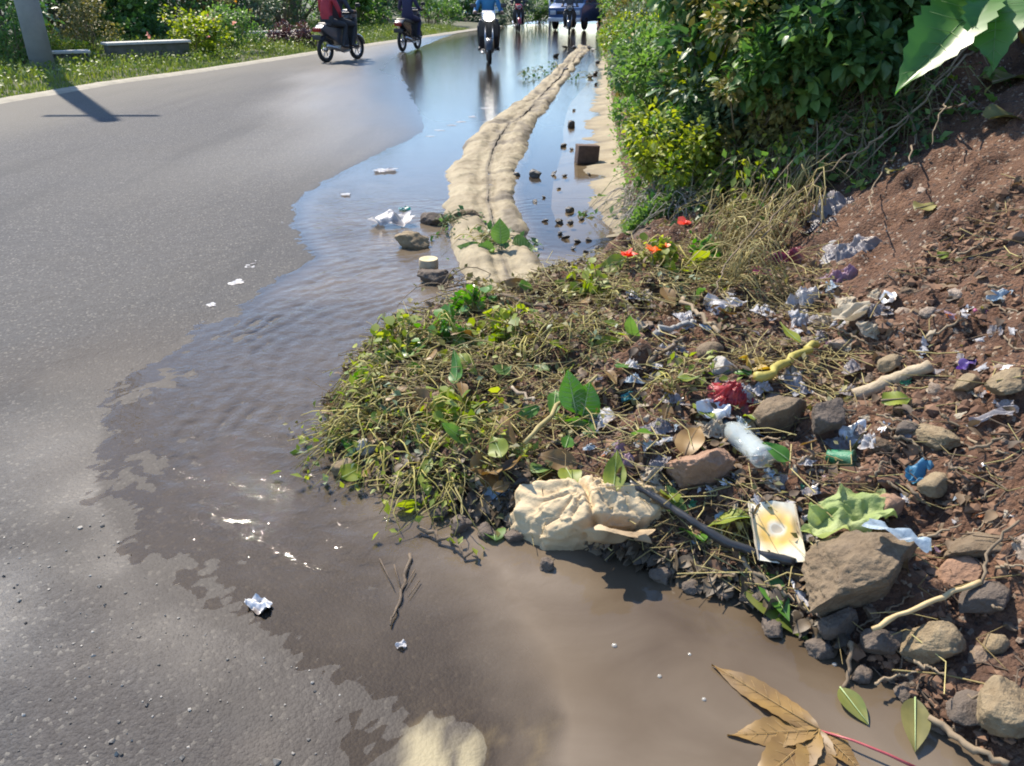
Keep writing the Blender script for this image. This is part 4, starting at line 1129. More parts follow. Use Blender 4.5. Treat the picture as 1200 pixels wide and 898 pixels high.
def motorcycle(label, loc, heading, paint, cowl, lit, group='motorcycles on the road'):
    t = thing('motorcycle', label, 'motorcycle', loc, (0, 0, heading), group)
    for y in (0.62, -0.6):
        v, f = torus(0.235, 0.05); w_ = MB().add(v + (0, y, 0.285), f).build('wheel', M_tyre, t)
        mb = MB(); v, f = torus(0.185, 0.016); mb.add(v + (0, y, 0.285), f)
        v, f = lathe([(0.0, -0.05), (0.045, -0.05), (0.045, 0.05), (0.0, 0.05)], 12, 'x'); mb.add(v + (0, y, 0.285), f)
        for k in range(6):
            a = k * math.pi / 3; v, f = tube([(0, y, 0.285), (0, y + 0.185 * math.cos(a), 0.285 + 0.185 * math.sin(a))], 0.012, 6); mb.add(v, f)
        mb.build('rim', M_metal, w_)
    v, f = prism([(-0.82, 0.74), (-0.7, 0.82), (-0.1, 0.74), (0.16, 0.6), (0.2, 0.36), (-0.1, 0.34), (-0.35, 0.48)], 0.24); MB().add(v, f).build('body', paint, t)
    v, f = prism([(-0.66, 0.81), (-0.6, 0.87), (-0.2, 0.83), (0.1, 0.77), (0.14, 0.71), (-0.55, 0.78)], 0.27, 0, 0.015); MB().add(v, f).build('seat', M_black, t)
    v, f = prism([(0.24, 0.34), (0.3, 0.32), (0.42, 0.6), (0.45, 0.92), (0.38, 0.97), (0.3, 0.85), (0.28, 0.6)], 0.44); MB().add(v, f).build('leg_shield', M_black, t)
    v, f = prism([(0.28, 0.93), (0.42, 0.88), (0.56, 0.95), (0.5, 1.1), (0.36, 1.14)], 0.3, 0, 0.03); c_ = MB().add(v, f).build('front_cowl', cowl, t)
    v, f = lathe([(0.0, 0.02), (0.08, 0.015), (0.11, 0.0), (0.1, -0.04)], 20, 'y'); MB().add(v * (1, -1, 0.8) + (0, 0.555, 1.0), f).build('headlight', M_lamp_on if lit else M_lamp, t)
    v, f = tube([(-0.36, 0.24, 1.06), (-0.2, 0.31, 1.06), (0.2, 0.31, 1.06), (0.36, 0.24, 1.06)], 0.017, 8); MB().add(v, f).build('handlebar', M_black, t)
    for s in (-1, 1):
        mb = MB(); v, f = tube([(s * 0.24, 0.3, 1.06), (s * 0.3, 0.33, 1.2)], 0.008, 6); mb.add(v, f)
        v, f = boxv(s * 0.34, 0.34, 1.23, 0.13, 0.03, 0.08, 0.014); mb.add(v, f); mb.build('mirror', M_black, t)
        v, f = tube([(s * 0.085, 0.42, 0.88), (s * 0.085, 0.62, 0.285)], 0.022, 8); MB().add(v, f).build('fork', M_metal, t)
    arc = []
    for y0, a0, a1 in ((0.62, 10, 150), (-0.6, 20, 130)):
        mb = MB(); Vf = []
        for k in range(15):
            a = R(a0 + (a1 - a0) * k / 14)
            for x in (-0.075, -0.06, 0, 0.06, 0.075): Vf.append((x, y0 + 0.31 * math.cos(a) * (1 if abs(x) < 0.07 else 0.93), 0.285 + (0.31 if abs(x) < 0.07 else 0.285) * math.sin(a)))
        mb.add(Vf, [grid_faces(5, 15)]); mb.build('fender', paint if y0 > 0 else M_black, t)
    v, f = boxv(0, -0.85, 0.72, 0.2, 0.06, 0.09, 0.015); MB().add(v, f).build('tail_light', M_red, t)
    v, f = boxv(0, -0.88, 0.56, 0.24, 0.012, 0.11, 0.004); MB().add(v, f).build('number_plate', M_black, t)
    v, f = boxv(0, 0.04, 0.32, 0.2, 0.34, 0.2, 0.03); MB().add(v, f).build('engine', M_metal, t)
    v, f = tube([(0.12, 0.2, 0.24), (0.15, -0.1, 0.22), (0.17, -0.35, 0.3), (0.17, -0.75, 0.38)], [0.02, 0.025, 0.045, 0.045], 10); MB().add(v, f).build('exhaust', M_metal, t)
    v, f = tube([(-0.26, 0.16, 0.3), (0.26, 0.16, 0.3)], 0.015, 8); MB().add(v, f).build('footrest', M_black, t)
    return t

def skin_mesh(name, J, E, mats, region):
    me = bpy.data.meshes.new(name)
    keys = list(J); idx = {k: i for i, k in enumerate(keys)}
    me.from_pydata([J[k][0] for k in keys], [(idx[a], idx[b]) for a, b in E], [])
    o = bpy.data.objects.new(name, me); col.objects.link(o)
    m = o.modifiers.new('skin', 'SKIN'); m.use_smooth_shade = True
    sv = me.skin_vertices[0].data
    for k in keys:
        r = J[k][1]; sv[idx[k]].radius = (r, r) if not isinstance(r, tuple) else r
    for v_ in sv: v_.use_root = False
    sv[idx['pelvis']].use_root = True
    s = o.modifiers.new('sub', 'SUBSURF'); s.levels = s.render_levels = 2
    dg = bpy.context.evaluated_depsgraph_get(); dg.update()
    nm = bpy.data.meshes.new_from_object(o.evaluated_get(dg))
    o.modifiers.clear(); o.data = nm
    nm.materials.clear()
    for q in mats: nm.materials.append(q)
    seg = [(Vector(J[a][0]), Vector(J[b][0]), region(a, b)) for a, b in E]
    for p in nm.polygons:
        c = p.center; best = 1e9; r = 0
        for a, b, k in seg:
            ab = b - a; t_ = max(0, min(1, (c - a).dot(ab) / max(ab.length_squared, 1e-9))); d_ = (c - a - ab * t_).length
            if d_ < best: best = d_; r = k
        p.material_index = r; p.use_smooth = True
    return o

M_skin = mat('skin', (0.30, 0.17, 0.11), (0.34, 0.2, 0.13), 0.5, 10)
def rider(label, loc, heading, jacket, trouser, helmet, passenger=False, sc=1.0, group='people riding motorcycles'):
    yb = -0.45 if passenger else -0.08
    J = {'pelvis': ((0, yb, 0.90), (0.15, 0.12)), 'waist': ((0, yb + 0.02, 1.06), (0.14, 0.11)), 'chest': ((0, yb + 0.07, 1.26), (0.17, 0.12)), 'neck': ((0, yb + 0.10, 1.44), 0.06),
         'chin': ((0, yb + 0.13, 1.53), 0.075), 'crown': ((0, yb + 0.11, 1.66), 0.085)}
    E = [('pelvis', 'waist'), ('waist', 'chest'), ('chest', 'neck'), ('neck', 'chin'), ('chin', 'crown')]
    for s, n in ((-1, 'l'), (1, 'r')):
        hy, hz = (0.24, 1.085) if not passenger else (yb + 0.38, 0.98)
        hx = 0.31 if not passenger else 0.16
        J['sh' + n] = ((s * 0.19, yb + 0.07, 1.37), 0.07); J['el' + n] = ((s * (0.3 if not passenger else 0.27), yb + 0.16, 1.10), 0.05)
        J['wr' + n] = ((s * (hx - 0.0), hy - 0.06, hz + 0.01), 0.034); J['pa' + n] = ((s * hx, hy + 0.0, hz + 0.015), 0.036)
        J['hp' + n] = ((s * 0.11, yb + 0.05, 0.88), 0.095); J['kn' + n] = ((s * 0.21, yb + 0.44, 0.80), 0.068)
        J['an' + n] = ((s * 0.2, yb + 0.30, 0.40), 0.045); J['he' + n] = ((s * 0.2, yb + 0.27, 0.345), 0.045); J['to' + n] = ((s * 0.22, yb + 0.48, 0.335), 0.038)
        E += [('chest', 'sh' + n), ('sh' + n, 'el' + n), ('el' + n, 'wr' + n), ('wr' + n, 'pa' + n), ('pelvis', 'hp' + n), ('hp' + n, 'kn' + n), ('kn' + n, 'an' + n), ('an' + n, 'he' + n), ('he' + n, 'to' + n)]
        for q in range(4):      # fingers curled over the grip
            x_ = s * (hx - 0.03 + 0.02 * q); L_ = (0.9, 1.0, 0.97, 0.8)[q]
            J[f'fa{q}{n}'] = ((x_, hy + 0.035 * L_, hz + 0.022), 0.010); J[f'fb{q}{n}'] = ((x_, hy + 0.04 * L_, hz - 0.015), 0.009)
            E += [('pa' + n, f'fa{q}{n}'), (f'fa{q}{n}', f'fb{q}{n}')]
        J['th' + n] = ((s * (hx - 0.05), hy + 0.0, hz - 0.02), 0.010); E.append(('pa' + n, 'th' + n))
    def region(a, b):
        if a[:2] in ('hp', 'kn') or b[:2] == 'hp': return 1
        if a[:2] in ('an', 'he'): return 3
        if a[:2] in ('wr', 'pa', 'fa') or a in ('neck', 'chin'): return 2
        return 0
    o = skin_mesh('person', J, E, [jacket, trouser, M_skin, M_black], region)
    o.location = loc; o.rotation_euler = (0, 0, heading); tag(o, label, 'person', group)
    v, f = lathe([(0.10, -0.13), (0.135, -0.10), (0.148, 0.0), (0.138, 0.07), (0.10, 0.125), (0.05, 0.148), (0.001, 0.152)], 24)
    h_ = MB().add(v * (0.92, 1.08, 1) + (0, yb + 0.12, 1.60), f).build('helmet', helmet, o)
    v, f = lathe([(0.140, -0.06), (0.154, 0.0), (0.144, 0.06)], 32)
    k = v[:, 1] > 0.055
    idx = -np.ones(len(v), int); idx[k] = np.arange(k.sum())
    f = [tuple(idx[list(q)]) for q in f if all(k[list(q)])]
    MB().add(v[k] * (0.92, 1.08, 1) + (0, yb + 0.125, 1.58), f).build('visor', M_dkglass, h_)
    return o

M_jred = mat('red_jacket', (0.42, 0.035, 0.05), (0.30, 0.02, 0.035), 0.75, 8, 0.2)
M_jblue = mat('blue_jacket', (0.03, 0.20, 0.42), (0.02, 0.14, 0.33), 0.7, 8, 0.2)
M_jdark = mat('dark_jacket', (0.025, 0.035, 0.05), (0.04, 0.045, 0.06), 0.8, 8, 0.2)
M_jnavy = mat('navy_jacket', (0.025, 0.03, 0.075), (0.04, 0.03, 0.07), 0.8, 8, 0.2)
M_tr = mat('dark_trousers', (0.03, 0.033, 0.04), (0.045, 0.045, 0.05), 0.9, 8, 0.2)
M_helm_b = mat('black_helmet', (0.03, 0.03, 0.03), None, 0.25, 5, coat=0.5)
M_helm_w = mat('white_helmet', (0.65, 0.65, 0.65), None, 0.25, 5, coat=0.5)
M_pgrey = mat('grey_paint', (0.09, 0.095, 0.11), None, 0.3, 5, coat=0.5)
M_pdark = mat('dark_paint', (0.03, 0.03, 0.035), None, 0.25, 5, coat=0.5)
M_pwhite = mat('white_paint', (0.75, 0.75, 0.76), None, 0.25, 5, coat=0.5)
M_pred = mat('red_paint', (0.35, 0.02, 0.03), None, 0.25, 5, coat=0.5)

def bike_at(px, py, back=0.0):
    p = onplane(px, py); return p
# nearest departing motorcycle (driver + passenger in red)
hd = R(-26)
p = onplane(383, 74); d_ = Vector((math.sin(-hd), math.cos(-hd), 0)); c_ = p + d_ * 0.6; c_.z = 0.005
motorcycle('dark grey motorcycle riding away on the left lane, carrying a driver and a red-jacketed passenger', c_, hd, M_pgrey, M_pgrey, False)
rider('person in dark jacket driving the nearest departing motorcycle', c_, hd, M_jdark, M_tr, M_helm_b)
rider('person in red jacket riding as passenger on the nearest departing motorcycle', c_, hd, M_jred, M_tr, M_helm_w, True)
hd = R(-14)
p = onplane(472, 61); d_ = Vector((math.sin(-hd), math.cos(-hd), 0)); c_ = p + d_ * 0.6; c_.z = 0.005
motorcycle('dark motorcycle riding away further up the road with a single rider in navy', c_, hd, M_pdark, M_pgrey, False)
rider('person in navy clothes riding the second departing motorcycle', c_, hd, M_jnavy, M_jnavy, M_helm_b)
hd = R(180 + 3)
p = onplane(572, 77); c_ = p + Vector((0, 0.62, 0)); c_.z = 0.005
motorcycle('oncoming motorcycle with white front and lit headlight on the wet road', c_, hd, M_pdark, M_pwhite, True)
rider('person in bright blue jacket riding the oncoming motorcycle', c_, hd, M_jblue, M_tr, M_helm_b)
hd = R(185); c_ = onplane(607, 37.5) + Vector((0, .6, 0)); c_.z = 0.005
motorcycle('small distant motorcycle with red bodywork at the bend', c_, hd, M_pred, M_pred, False)
rider('person in dark clothes on the distant red motorcycle', c_, hd, M_jdark, M_tr, M_helm_b)
hd = R(176); c_ = onplane(668, 42) + Vector((0, .6, 0)); c_.z = 0.005
motorcycle('distant dark motorcycle coming on in front of the blue minibus', c_, hd, M_pdark, M_pdark, False)
rider('person in grey clothes on the distant motorcycle in front of the blue minibus', c_, hd, mat('grey_jacket', (0.12, 0.13, 0.15), None, 0.8, 8), M_tr, M_helm_b)

# minibus standing at the bend
mp = onplane(672, 36); mp.z = 0.01
t = thing('minibus', 'blue minibus with a white roof at the bend at the far end of the road', 'minibus', mp + Vector((0.4, 2.0, 0)), (0, 0, R(180 - 24)))
M_pblue = mat('blue_paint', (0.05, 0.11, 0.25), None, 0.3, 4, coat=0.4)
v, f = prism([(-2.0, 0.35), (1.75, 0.35), (2.0, 0.5), (2.0, 0.95), (1.55, 1.15), (-2.0, 1.15)], 1.66, 0, 0.05); MB().add(v, f).build('body', M_pblue, t)
v, f = prism([(-1.98, 1.12), (1.5, 1.12), (1.05, 1.78), (-1.9, 1.78)], 1.6, 0, 0.05); MB().add(v, f).build('cabin', M_pblue, t)
v, f = prism([(-1.95, 1.79), (1.05, 1.79), (0.95, 1.9), (-1.85, 1.9)], 1.58, 0, 0.03); MB().add(v, f).build('roof', M_pwhite, t)
v, f = boxv(0, 0, 0, 1.4, 0.02, 0.68, 0.004); rot = Matrix.Rotation(R(34), 3, 'X'); MB().add(xform(v, rot, (0, 1.315, 1.45)), f).build('windscreen', M_dkglass, t)
for s in (-1, 1):
    for y0 in (-1.3, -0.3, 0.65):
        v, f = boxv(s * 0.803, y0, 1.46, 0.02, 0.8, 0.44, 0.004); MB().add(v, f).build('side_window', M_dkglass, t)
    v, f = boxv(s * 0.6, 2.01, 0.75, 0.28, 0.04, 0.18, 0.015); MB().add(v, f).build('headlight', M_lamp, t)
    v, f = boxv(s * 0.95, 1.25, 1.3, 0.18, 0.06, 0.22, 0.02); MB().add(v, f).build('mirror', M_black, t)
    for y0 in (-1.25, 1.3):
        v, f = torus(0.21, 0.09); w_ = MB().add(v * (1.1, 1, 1) + (s * 0.74, y0, 0.29), f).build('wheel', M_tyre, t)
        v, f = lathe([(0.0, -0.06), (0.17, -0.06), (0.19, 0.06), (0.0, 0.05)], 18, 'x'); MB().add(v + (s * 0.75, y0, 0.29), f).build('rim', M_metal, w_)
v, f = boxv(0, 2.03, 0.45, 1.62, 0.12, 0.18, 0.03); MB().add(v, f).build('bumper', M_pwhite, t)
v, f = boxv(0, 2.012, 0.75, 0.8, 0.03, 0.14, 0.01); MB().add(v, f).build('grille', M_black, t)
# thin white post by the minibus
p = onplane(644, 32); t = thing('marker_post', 'thin white post standing at the bend left of the blue minibus', 'post', (p.x, p.y, 0))
v, f = tube([(0, 0, 0), (0, 0, 1.9)], 0.06, 10); MB().add(v, f).build('shaft', M_pwhite, t); v, f = tube([(0, 0, 1.9), (0, 0, 2.0)], [0.075, 0.05], 10); MB().add(v, f).build('cap', M_black, t)

# ------------------------------------------------------------------ rubbish, rocks and plants on the heap
def settle(o, px, py, hfrac, size, rotz=0.0, tilt=1.0, sink=0.06):
    """put an object on the land where the photo shows its middle; size = height in metres"""
    p, _ = hit(px, py, size * hfrac)
    n = (gnormal(p.x, p.y) * tilt + Vector((0, 0, 1)) * (1 - tilt)).normalized()
    o.location = (p.x, p.y, p.z - sink * size)
    o.rotation_mode = 'QUATERNION'
    o.rotation_quaternion = Vector((0, 0, 1)).rotation_difference(n) @ Matrix.Rotation(rotz, 3, 'Z').to_quaternion()
    return o

def pxm(px, py): 
    p, _ = hit(px, py); return mpp(p)

ROCKM = {
    'red': mat('red_earth_rock', (0.22, 0.125, 0.075), (0.32, 0.195, 0.125), 0.9, 14, 0.7, c3=(0.14, 0.08, 0.05)),
    'grey': mat('grey_brown_rock', (0.115, 0.08, 0.047), (0.195, 0.145, 0.09), 0.9, 16, 0.8, c3=(0.11, 0.085, 0.065)),
    'tan': mat('tan_rock', (0.18, 0.13, 0.072), (0.29, 0.225, 0.135), 0.9, 22, 0.8, c3=(0.15, 0.115, 0.07)),
    'pale': mat('pale_rock', (0.36, 0.33, 0.29), (0.48, 0.45, 0.40), 0.9, 18, 0.6, c3=(0.22, 0.19, 0.16)),
    'dark': mat('dark_rock', (0.085, 0.065, 0.05), (0.14, 0.11, 0.085), 0.9, 18, 0.8),
}
def rock_at(px, py, w, hr, dr, m, label, seed, rotz=0.0, cuts=10, name='rock', tilt=0.5, rough=0.07, cat='rock', depth=0.55, front=None):
    k = pxm(px, py); W = w * k
    v, f = rock(W, W * dr, W * hr, seed, cuts, rough, 6 if w > 90 else 5 if w > 45 else 4, depth, front)
    v[:, 2] += W * hr * 0.42
    o = MB().add(v, f).build(name, ROCKM[m] if isinstance(m, str) else m)
    tag(o, label, cat)
    return settle(o, px, py, 0.4, W * hr, rotz, tilt, 0.16)

def PM(name, c, rough=0.35, trans=0.3, **kw): return mat(name, tuple(q * 0.75 for q in c), tuple(0.5 * q + 0.02 for q in c), rough, 25, trans=trans, c3=tuple(0.3 * q + 0.7 * e for q, e in zip(c, (0.15, 0.10, 0.07))), bump=0.3, bscale=60, **kw)
PL = {
    'white': PM('white_film', (0.72, 0.72, 0.74)), 'grey': PM('grey_film', (0.36, 0.34, 0.36)), 'black': PM('black_film', (0.03, 0.03, 0.05), 0.3, 0.05), 'red': PM('red_film', (0.55, 0.04, 0.05)),
    'maroon': PM('maroon_film', (0.33, 0.05, 0.10)), 'pink': PM('pink_film', (0.75, 0.20, 0.36)), 'blue': PM('blue_film', (0.10, 0.34, 0.55)), 'ltblue': PM('light_blue_film', (0.50, 0.64, 0.76)),
    'purple': PM('purple_film', (0.14, 0.08, 0.36)), 'teal': PM('teal_film', (0.05, 0.32, 0.34)), 'green': PM('green_film', (0.05, 0.36, 0.18)), 'yellow': PM('yellow_film', (0.62, 0.42, 0.08)),
    'foil': mat('crumpled_foil', (0.5, 0.5, 0.5), (0.62, 0.62, 0.62), 0.4, 30, metal=0.35, c3=(0.25, 0.2, 0.16)), 'cream': PM('cream_paper', (0.62, 0.53, 0.38), 0.8, 0.15), 'orange': PM('orange_film', (0.65, 0.22, 0.06)),
    'mauve': PM('mauve_film', (0.42, 0.26, 0.36)),
}
def drape(w, d, h, seed, n=56):
    rs = np.random.RandomState(seed)
    u = np.linspace(-0.5, 0.5, n); X, Y = np.meshgrid(u, u); X = X.ravel(); Y = Y.ravel()
    Wx = X + 0.10 * vn(X * 3.3, Y * 3.3, seed); Wy = Y + 0.10 * vn(X * 3.3, Y * 3.3, seed + 5)
    ang = np.arctan2(Y, X); rad = np.hypot(X, Y) * 2
    edge = 0.78 + 0.22 * vn(ang * 1.6 + 9, ang * 0, seed + 2) + 0.10 * vn(ang * 5 + 9, ang * 0, seed + 3)
    dome = 0
    for k in range(7):
        cx, cy = rs.uniform(-0.32, 0.32, 2); dome = np.maximum(dome, rs.uniform(0.45, 1) * np.exp(-(((X - cx) / rs.uniform(.10, .24)) ** 2 + ((Y - cy) / rs.uniform(.10, .24)) ** 2)))
    pts = rs.uniform(-0.6, 0.6, (26, 2)); P2 = np.stack([Wx, Wy], 1)
    f, f1 = worley(P2, pts)
    pts = rs.uniform(-0.6, 0.6, (110, 2)); g, g1 = worley(P2, pts)
    z = dome + 0.42 * np.exp(-f / 0.035) - 0.6 * f1 + 0.16 * np.exp(-g / 0.02)
    for k in range(4):
        a = rs.uniform(0, math.pi); z = z + 0.13 / (1 + 0.4 * k) * tri((Wx * math.cos(a) + Wy * math.sin(a)) * rs.uniform(3, 8) + rs.uniform(0, 2))
    z = (z - np.percentile(z, 8)) / (z.max() - np.percentile(z, 8))
    z = np.maximum(z, -0.05) * (1 - 0.75 * sst(0.6, 1.0, rad))
    return np.stack([X * w * 1.15 * edge, Y * d * 1.15 * edge, z * h], 1), [grid_faces(n, n)]

def sheet_at(px, py, w, ar, m, label, seed, rotz=0.0, amp=0.3, name='wrapper', cat='wrapper', tilt=1.0, irr=0.15, folds=6, lift=0.3, freq=(1.5, 4), water=False, base=0.0):
    k = mpp(onplane(px, py)) if water else pxm(px, py); W = w * k
    v, f = sheet(W, W * ar, W * amp, seed, 30 if w > 30 else 18, folds, irr, freq)
    o = MB().add(v, f, np.clip(0.5 + 0.4 * vn3(v * 30, seed), 0, 1)).build(name, PL[m] if isinstance(m, str) else m)
    tag(o, label, cat)
    if water:
        p = onplane(px, py); o.location = (p.x, p.y, -0.001); o.rotation_euler = (0, 0, rotz); return o
    if base:
        p, _ = hit(px, py, base); o.location = (p.x, p.y, p.z + base); o.rotation_euler = (-0.35, 0.0, rotz); return o
    return settle(o, px, py, lift, W * amp, rotz, tilt, -0.1)
def bag_at(px, py, w, hr, dr, m, label, seed, rotz=0.0, amp=0.16, name='plastic_bag', cat='bag', tilt=0.8, n=5, folds=8, freq=(1.0, 2.8)):
    k = pxm(px, py); W = w * k
    v, f = drape(W, W * dr * 1.25, W * hr * 0.62, seed)
    o = MB().add(v, f, np.clip(0.5 + 0.4 * vn3(v * 20, seed), 0, 1)).build(name, PL[m] if isinstance(m, str) else m)
    tag(o, label, cat)
    return settle(o, px, py, 0.45, W * hr, rotz, tilt)

# --- the crumpled paper sack at the water's edge
M_sack = mat('brown_paper', (0.43, 0.325, 0.19), (0.56, 0.45, 0.28), 0.85, 9, 0.3, 45, c3=(0.30, 0.22, 0.13))
k = pxm(700, 640)
rs = np.random.RandomState(5)
U, F5 = ico(6); U = U.copy()
sx, sy, sz = 186 * k, 0.31, 0.235
n8 = [((-0.42, -0.30, 0.86), 0.60), ((0.40, -0.35, 0.85), 0.60), ((0.05, -0.97, -0.12), 0.5), ((0.72, -0.6, 0.3), 0.72), ((-0.75, -0.55, 0.2), 0.74), ((0.0, 0.8, 0.5), 0.7), ((0.9, 0.3, 0.2), 0.84), ((-0.95, 0.1, 0.2), 0.9), ((0.75, -0.66, -0.1), 0.66), ((0.1, 0.2, 0.97), 0.62)]
r = np.full(len(U), 1.15)
Wq = U + 0.07 * np.stack([vn3(U * 2.6 + 3 * j, 40 + j) for j in range(3)], 1)
for d_, lim in n8:
    d_ = np.array(d_) / np.linalg.norm(d_); q = Wq @ d_
    r = np.minimum(r, np.where(q > 0.08, lim / np.maximum(q, 0.08), 9))
rs = np.random.RandomState(15)
for c_, a_ in ((9, 0.05), (26, 0.04), (90, 0.022)):
    pts = rs.normal(size=(c_, 3)); pts /= np.linalg.norm(pts, axis=1)[:, None]
    f_, f1_ = worley(U + 0.10 * np.stack([vn3(U * 5 + 5 * j, 60 + j) for j in range(3)], 1), pts)
    sg_ = rs.choice([-1, 1], c_)
    r = r + a_ * np.exp(-f_ / (0.045 if c_ < 20 else 0.022)) - a_ * 0.35 * f1_
crease = np.exp(-((U[:, 0] + 0.20 + 0.14 * U[:, 1] + 0.05 * vn3(U * 3, 4)) / 0.05) ** 2) * sst(-0.2, 0.4, U[:, 2])
r -= 0.17 * crease
ph_ = np.arctan2(U[:, 1] - 0.05, U[:, 0] + 0.22) + 0.35 * vn3(U * 3, 71); rad_ = np.hypot(U[:, 1] - 0.05, U[:, 0] + 0.22)
r += (0.035 * tri(ph_ * 9 / math.pi) + 0.02 * tri(ph_ * 17 / math.pi + 0.4)) * sst(0.05, 0.3, rad_) * sst(1.3, 0.5, rad_)
r -= 0.07 * np.exp(-((U[:, 0] - 0.30 + 0.5 * U[:, 1] + 0.06 * vn3(U * 3, 8)) / 0.06) ** 2) * sst(-0.3, 0.2, U[:, 2])
Vv = U * r[:, None] * (sx / 2 / 0.86, sy / 2, sz / 1.1)
Vv[:, 2] = np.maximum(Vv[:, 2], -0.05)
Vv[:, 2] += 0.02 * np.sin(Vv[:, 0] * 9)
sack = thing('paper_sack', 'crumpled brown paper sack slumped at the edge of the muddy puddle', 'sack', (0, 0, 0))
MB().add(Vv, [F5]).build('sack_body', M_sack, sack)
v, f = sheet(0.20, 0.11, 0.05, 91, 30, 5, 0.25, (1.0, 2.6)); v = xform(v, Matrix.Rotation(R(-50), 3, 'X') @ Matrix.Rotation(R(8), 3, 'Z'), (0.05, -0.16, 0.055))
MB().add(v, f).build('torn_flap', M_sack, sack)
p = onplane(700, 640); p.y += 0.06; sack.location = (p.x, p.y, 0.03)

# --- rocks
rock_at(828, 545, 98, 0.72, 0.8, 'red', 'big red-brown angular rock behind the paper sack', 12, 0.0, 14, rough=0.08, front=0.36)
rock_at(1025, 668, 160, 0.5, 0.75, 'grey', 'broad grey-brown boulder with sachet on top beside the puddle', 33, 0.1, 7, rough=0.09, depth=0.6, front=0.34)
rock_at(922, 486, 68, 0.9, 0.8, 'grey', 'upright grey stone with pale top right of the red plastic', 45, 0.0, 9, front=0.3)
rock_at(970, 484, 52, 0.7, 0.8, 'dark', 'dark brown rock right of the upright grey stone', 46, 0.7, 9)
rock_at(1100, 510, 62, 0.45, 0.5, 'tan', 'long tan rock with pitted crust on the right of the heap', 51, R(-60), 9, rough=0.12)
rock_at(1098, 566, 42, 0.6, 0.8, 'tan', 'smooth tan stone beside the blue film', 52, 0.2, 7)
rock_at(1183, 446, 56, 0.4, 0.8, 'tan', 'flat tan slab at the right edge of the picture, level with the thick stick', 53, 0.2, 9)
rock_at(1095, 748, 74, 0.8, 0.8, 'tan', 'tan broken stone hanging over the puddle under the long thin stick', 54, 0.4, 12)
rock_at(1186, 822, 70, 0.95, 0.9, 'tan', 'rounded tan stone in the bottom right corner', 55, 0.8, 6, rough=0.06)
rock_at(1168, 754, 32, 0.75, 0.8, 'tan', 'small round tan stone between the broken stone and the corner stone', 56, 0.2, 6)
rock_at(1040, 588, 42, 0.7, 0.7, 'red', 'pointed orange-brown stone behind the pale torn leaf', 57, 0.2, 10)
rock_at(1128, 668, 60, 0.45, 0.7, 'red', 'reddish flat stone above the long thin stick', 58, 0.3, 10)
rock_at(1150, 640, 90, 0.25, 0.5, 'grey', 'low brown ledge of stone right of the blue-white sachet', 59, -0.1, 10)
rock_at(742, 396, 34, 0.7, 0.8, 'red', 'orange-brown clod in the middle of the weed heap', 60, 0.2, 8, 'clod', cat='clod')
rock_at(848, 428, 36, 0.75, 0.8, 'pale', 'whitish round stone above the red plastic', 61, 0.1, 5)
rock_at(832, 410, 40, 0.6, 0.7, 'grey', 'grey stone next to the whitish round stone', 62, 0.5, 8)
rock_at(1062, 500, 30, 0.5, 0.7, 'dark', 'small dark stone between the thick stick and the pitted tan rock', 63, 0.1, 8)
rock_at(1045, 425, 36, 0.5, 0.7, 'tan', 'tan stone just above the thick stick', 64, 0.1, 8)
rock_at(1135, 448, 34, 0.6, 0.7, 'tan', 'tan stone under the purple wrapper', 65, 0.3, 8)
rock_at(1010, 470, 30, 0.5, 0.7, 'grey', 'grey pebble left of the thick stick end', 66, 0.3, 8)
rock_at(1160, 700, 70, 0.5, 0.6, 'dark', 'dark lump of earth above the small round stone', 67, 0.3, 10, 'clod', cat='clod')
rock_at(985, 725, 50, 0.9, 0.6, 'dark', 'dark wet clod under the left side of the broad boulder', 68, 0.3, 8, 'clod', cat='clod')
rock_at(1035, 745, 60, 0.7, 0.6, 'dark', 'dark wet clod under the right side of the broad boulder', 69, 0.3, 8, 'clod', cat='clod')
rock_at(1140, 830, 60, 0.4, 0.7, 'dark', 'muddy lump at the waterline left of the corner stone', 70, 0.3, 8, 'clod', cat='clod')
rock_at(400, 545, 30, 0.9, 0.8, 'tan', 'yellowish clod at the left toe of the weed heap', 71, 0.3, 10, 'clod', cat='clod')
rock_at(432, 520, 26, 0.9, 0.8, 'pale', 'pale round stone near the left toe of the weed heap', 72, 0.3, 6)
for i, (px, py, w) in enumerate([(492, 585, 30), (515, 600, 26), (540, 612, 34), (570, 622, 30), (600, 628, 26), (530, 580, 30), (560, 596, 28), (470, 568, 24), (775, 672, 30), (815, 685, 34), (850, 690, 30), (640, 660, 24), (905, 735, 34), (960, 760, 36), (1010, 790, 30), (1060, 812, 30), (1100, 850, 26), (880, 700, 30), (445, 552, 24), (420, 556, 20)]):
    rock_at(px, py, w, 0.45 + 0.2 * (i % 3) / 2, 0.8, 'dark', 'dark wet lump of earth lying along the edge of the puddle', 400 + i, i * 0.7, 9, 'clod', cat='clod', rough=0.12)['group'] = 'wet lumps of earth along the puddle'
# brick in the gutter
k = mpp(onplane(687, 182)); v, f = boxv(0, 0, 0.5 * 20 * k, 25 * k, 0.11, 20 * k, 0.008); v = v + 0.004 * np.stack([vn3(v * 25, q) for q in range(3)], 1)
o = MB().add(v, f).build('brick', mat('dark_brick', (0.085, 0.055, 0.042), (0.13, 0.085, 0.065), 0.9, 20, 0.6)); p = onplane(687, 190); o.location = (p.x, p.y, -0.012); o.rotation_euler = (0, 0.06, 0.22)
tag(o, 'dark brick standing upright in the water of the gutter', 'brick')

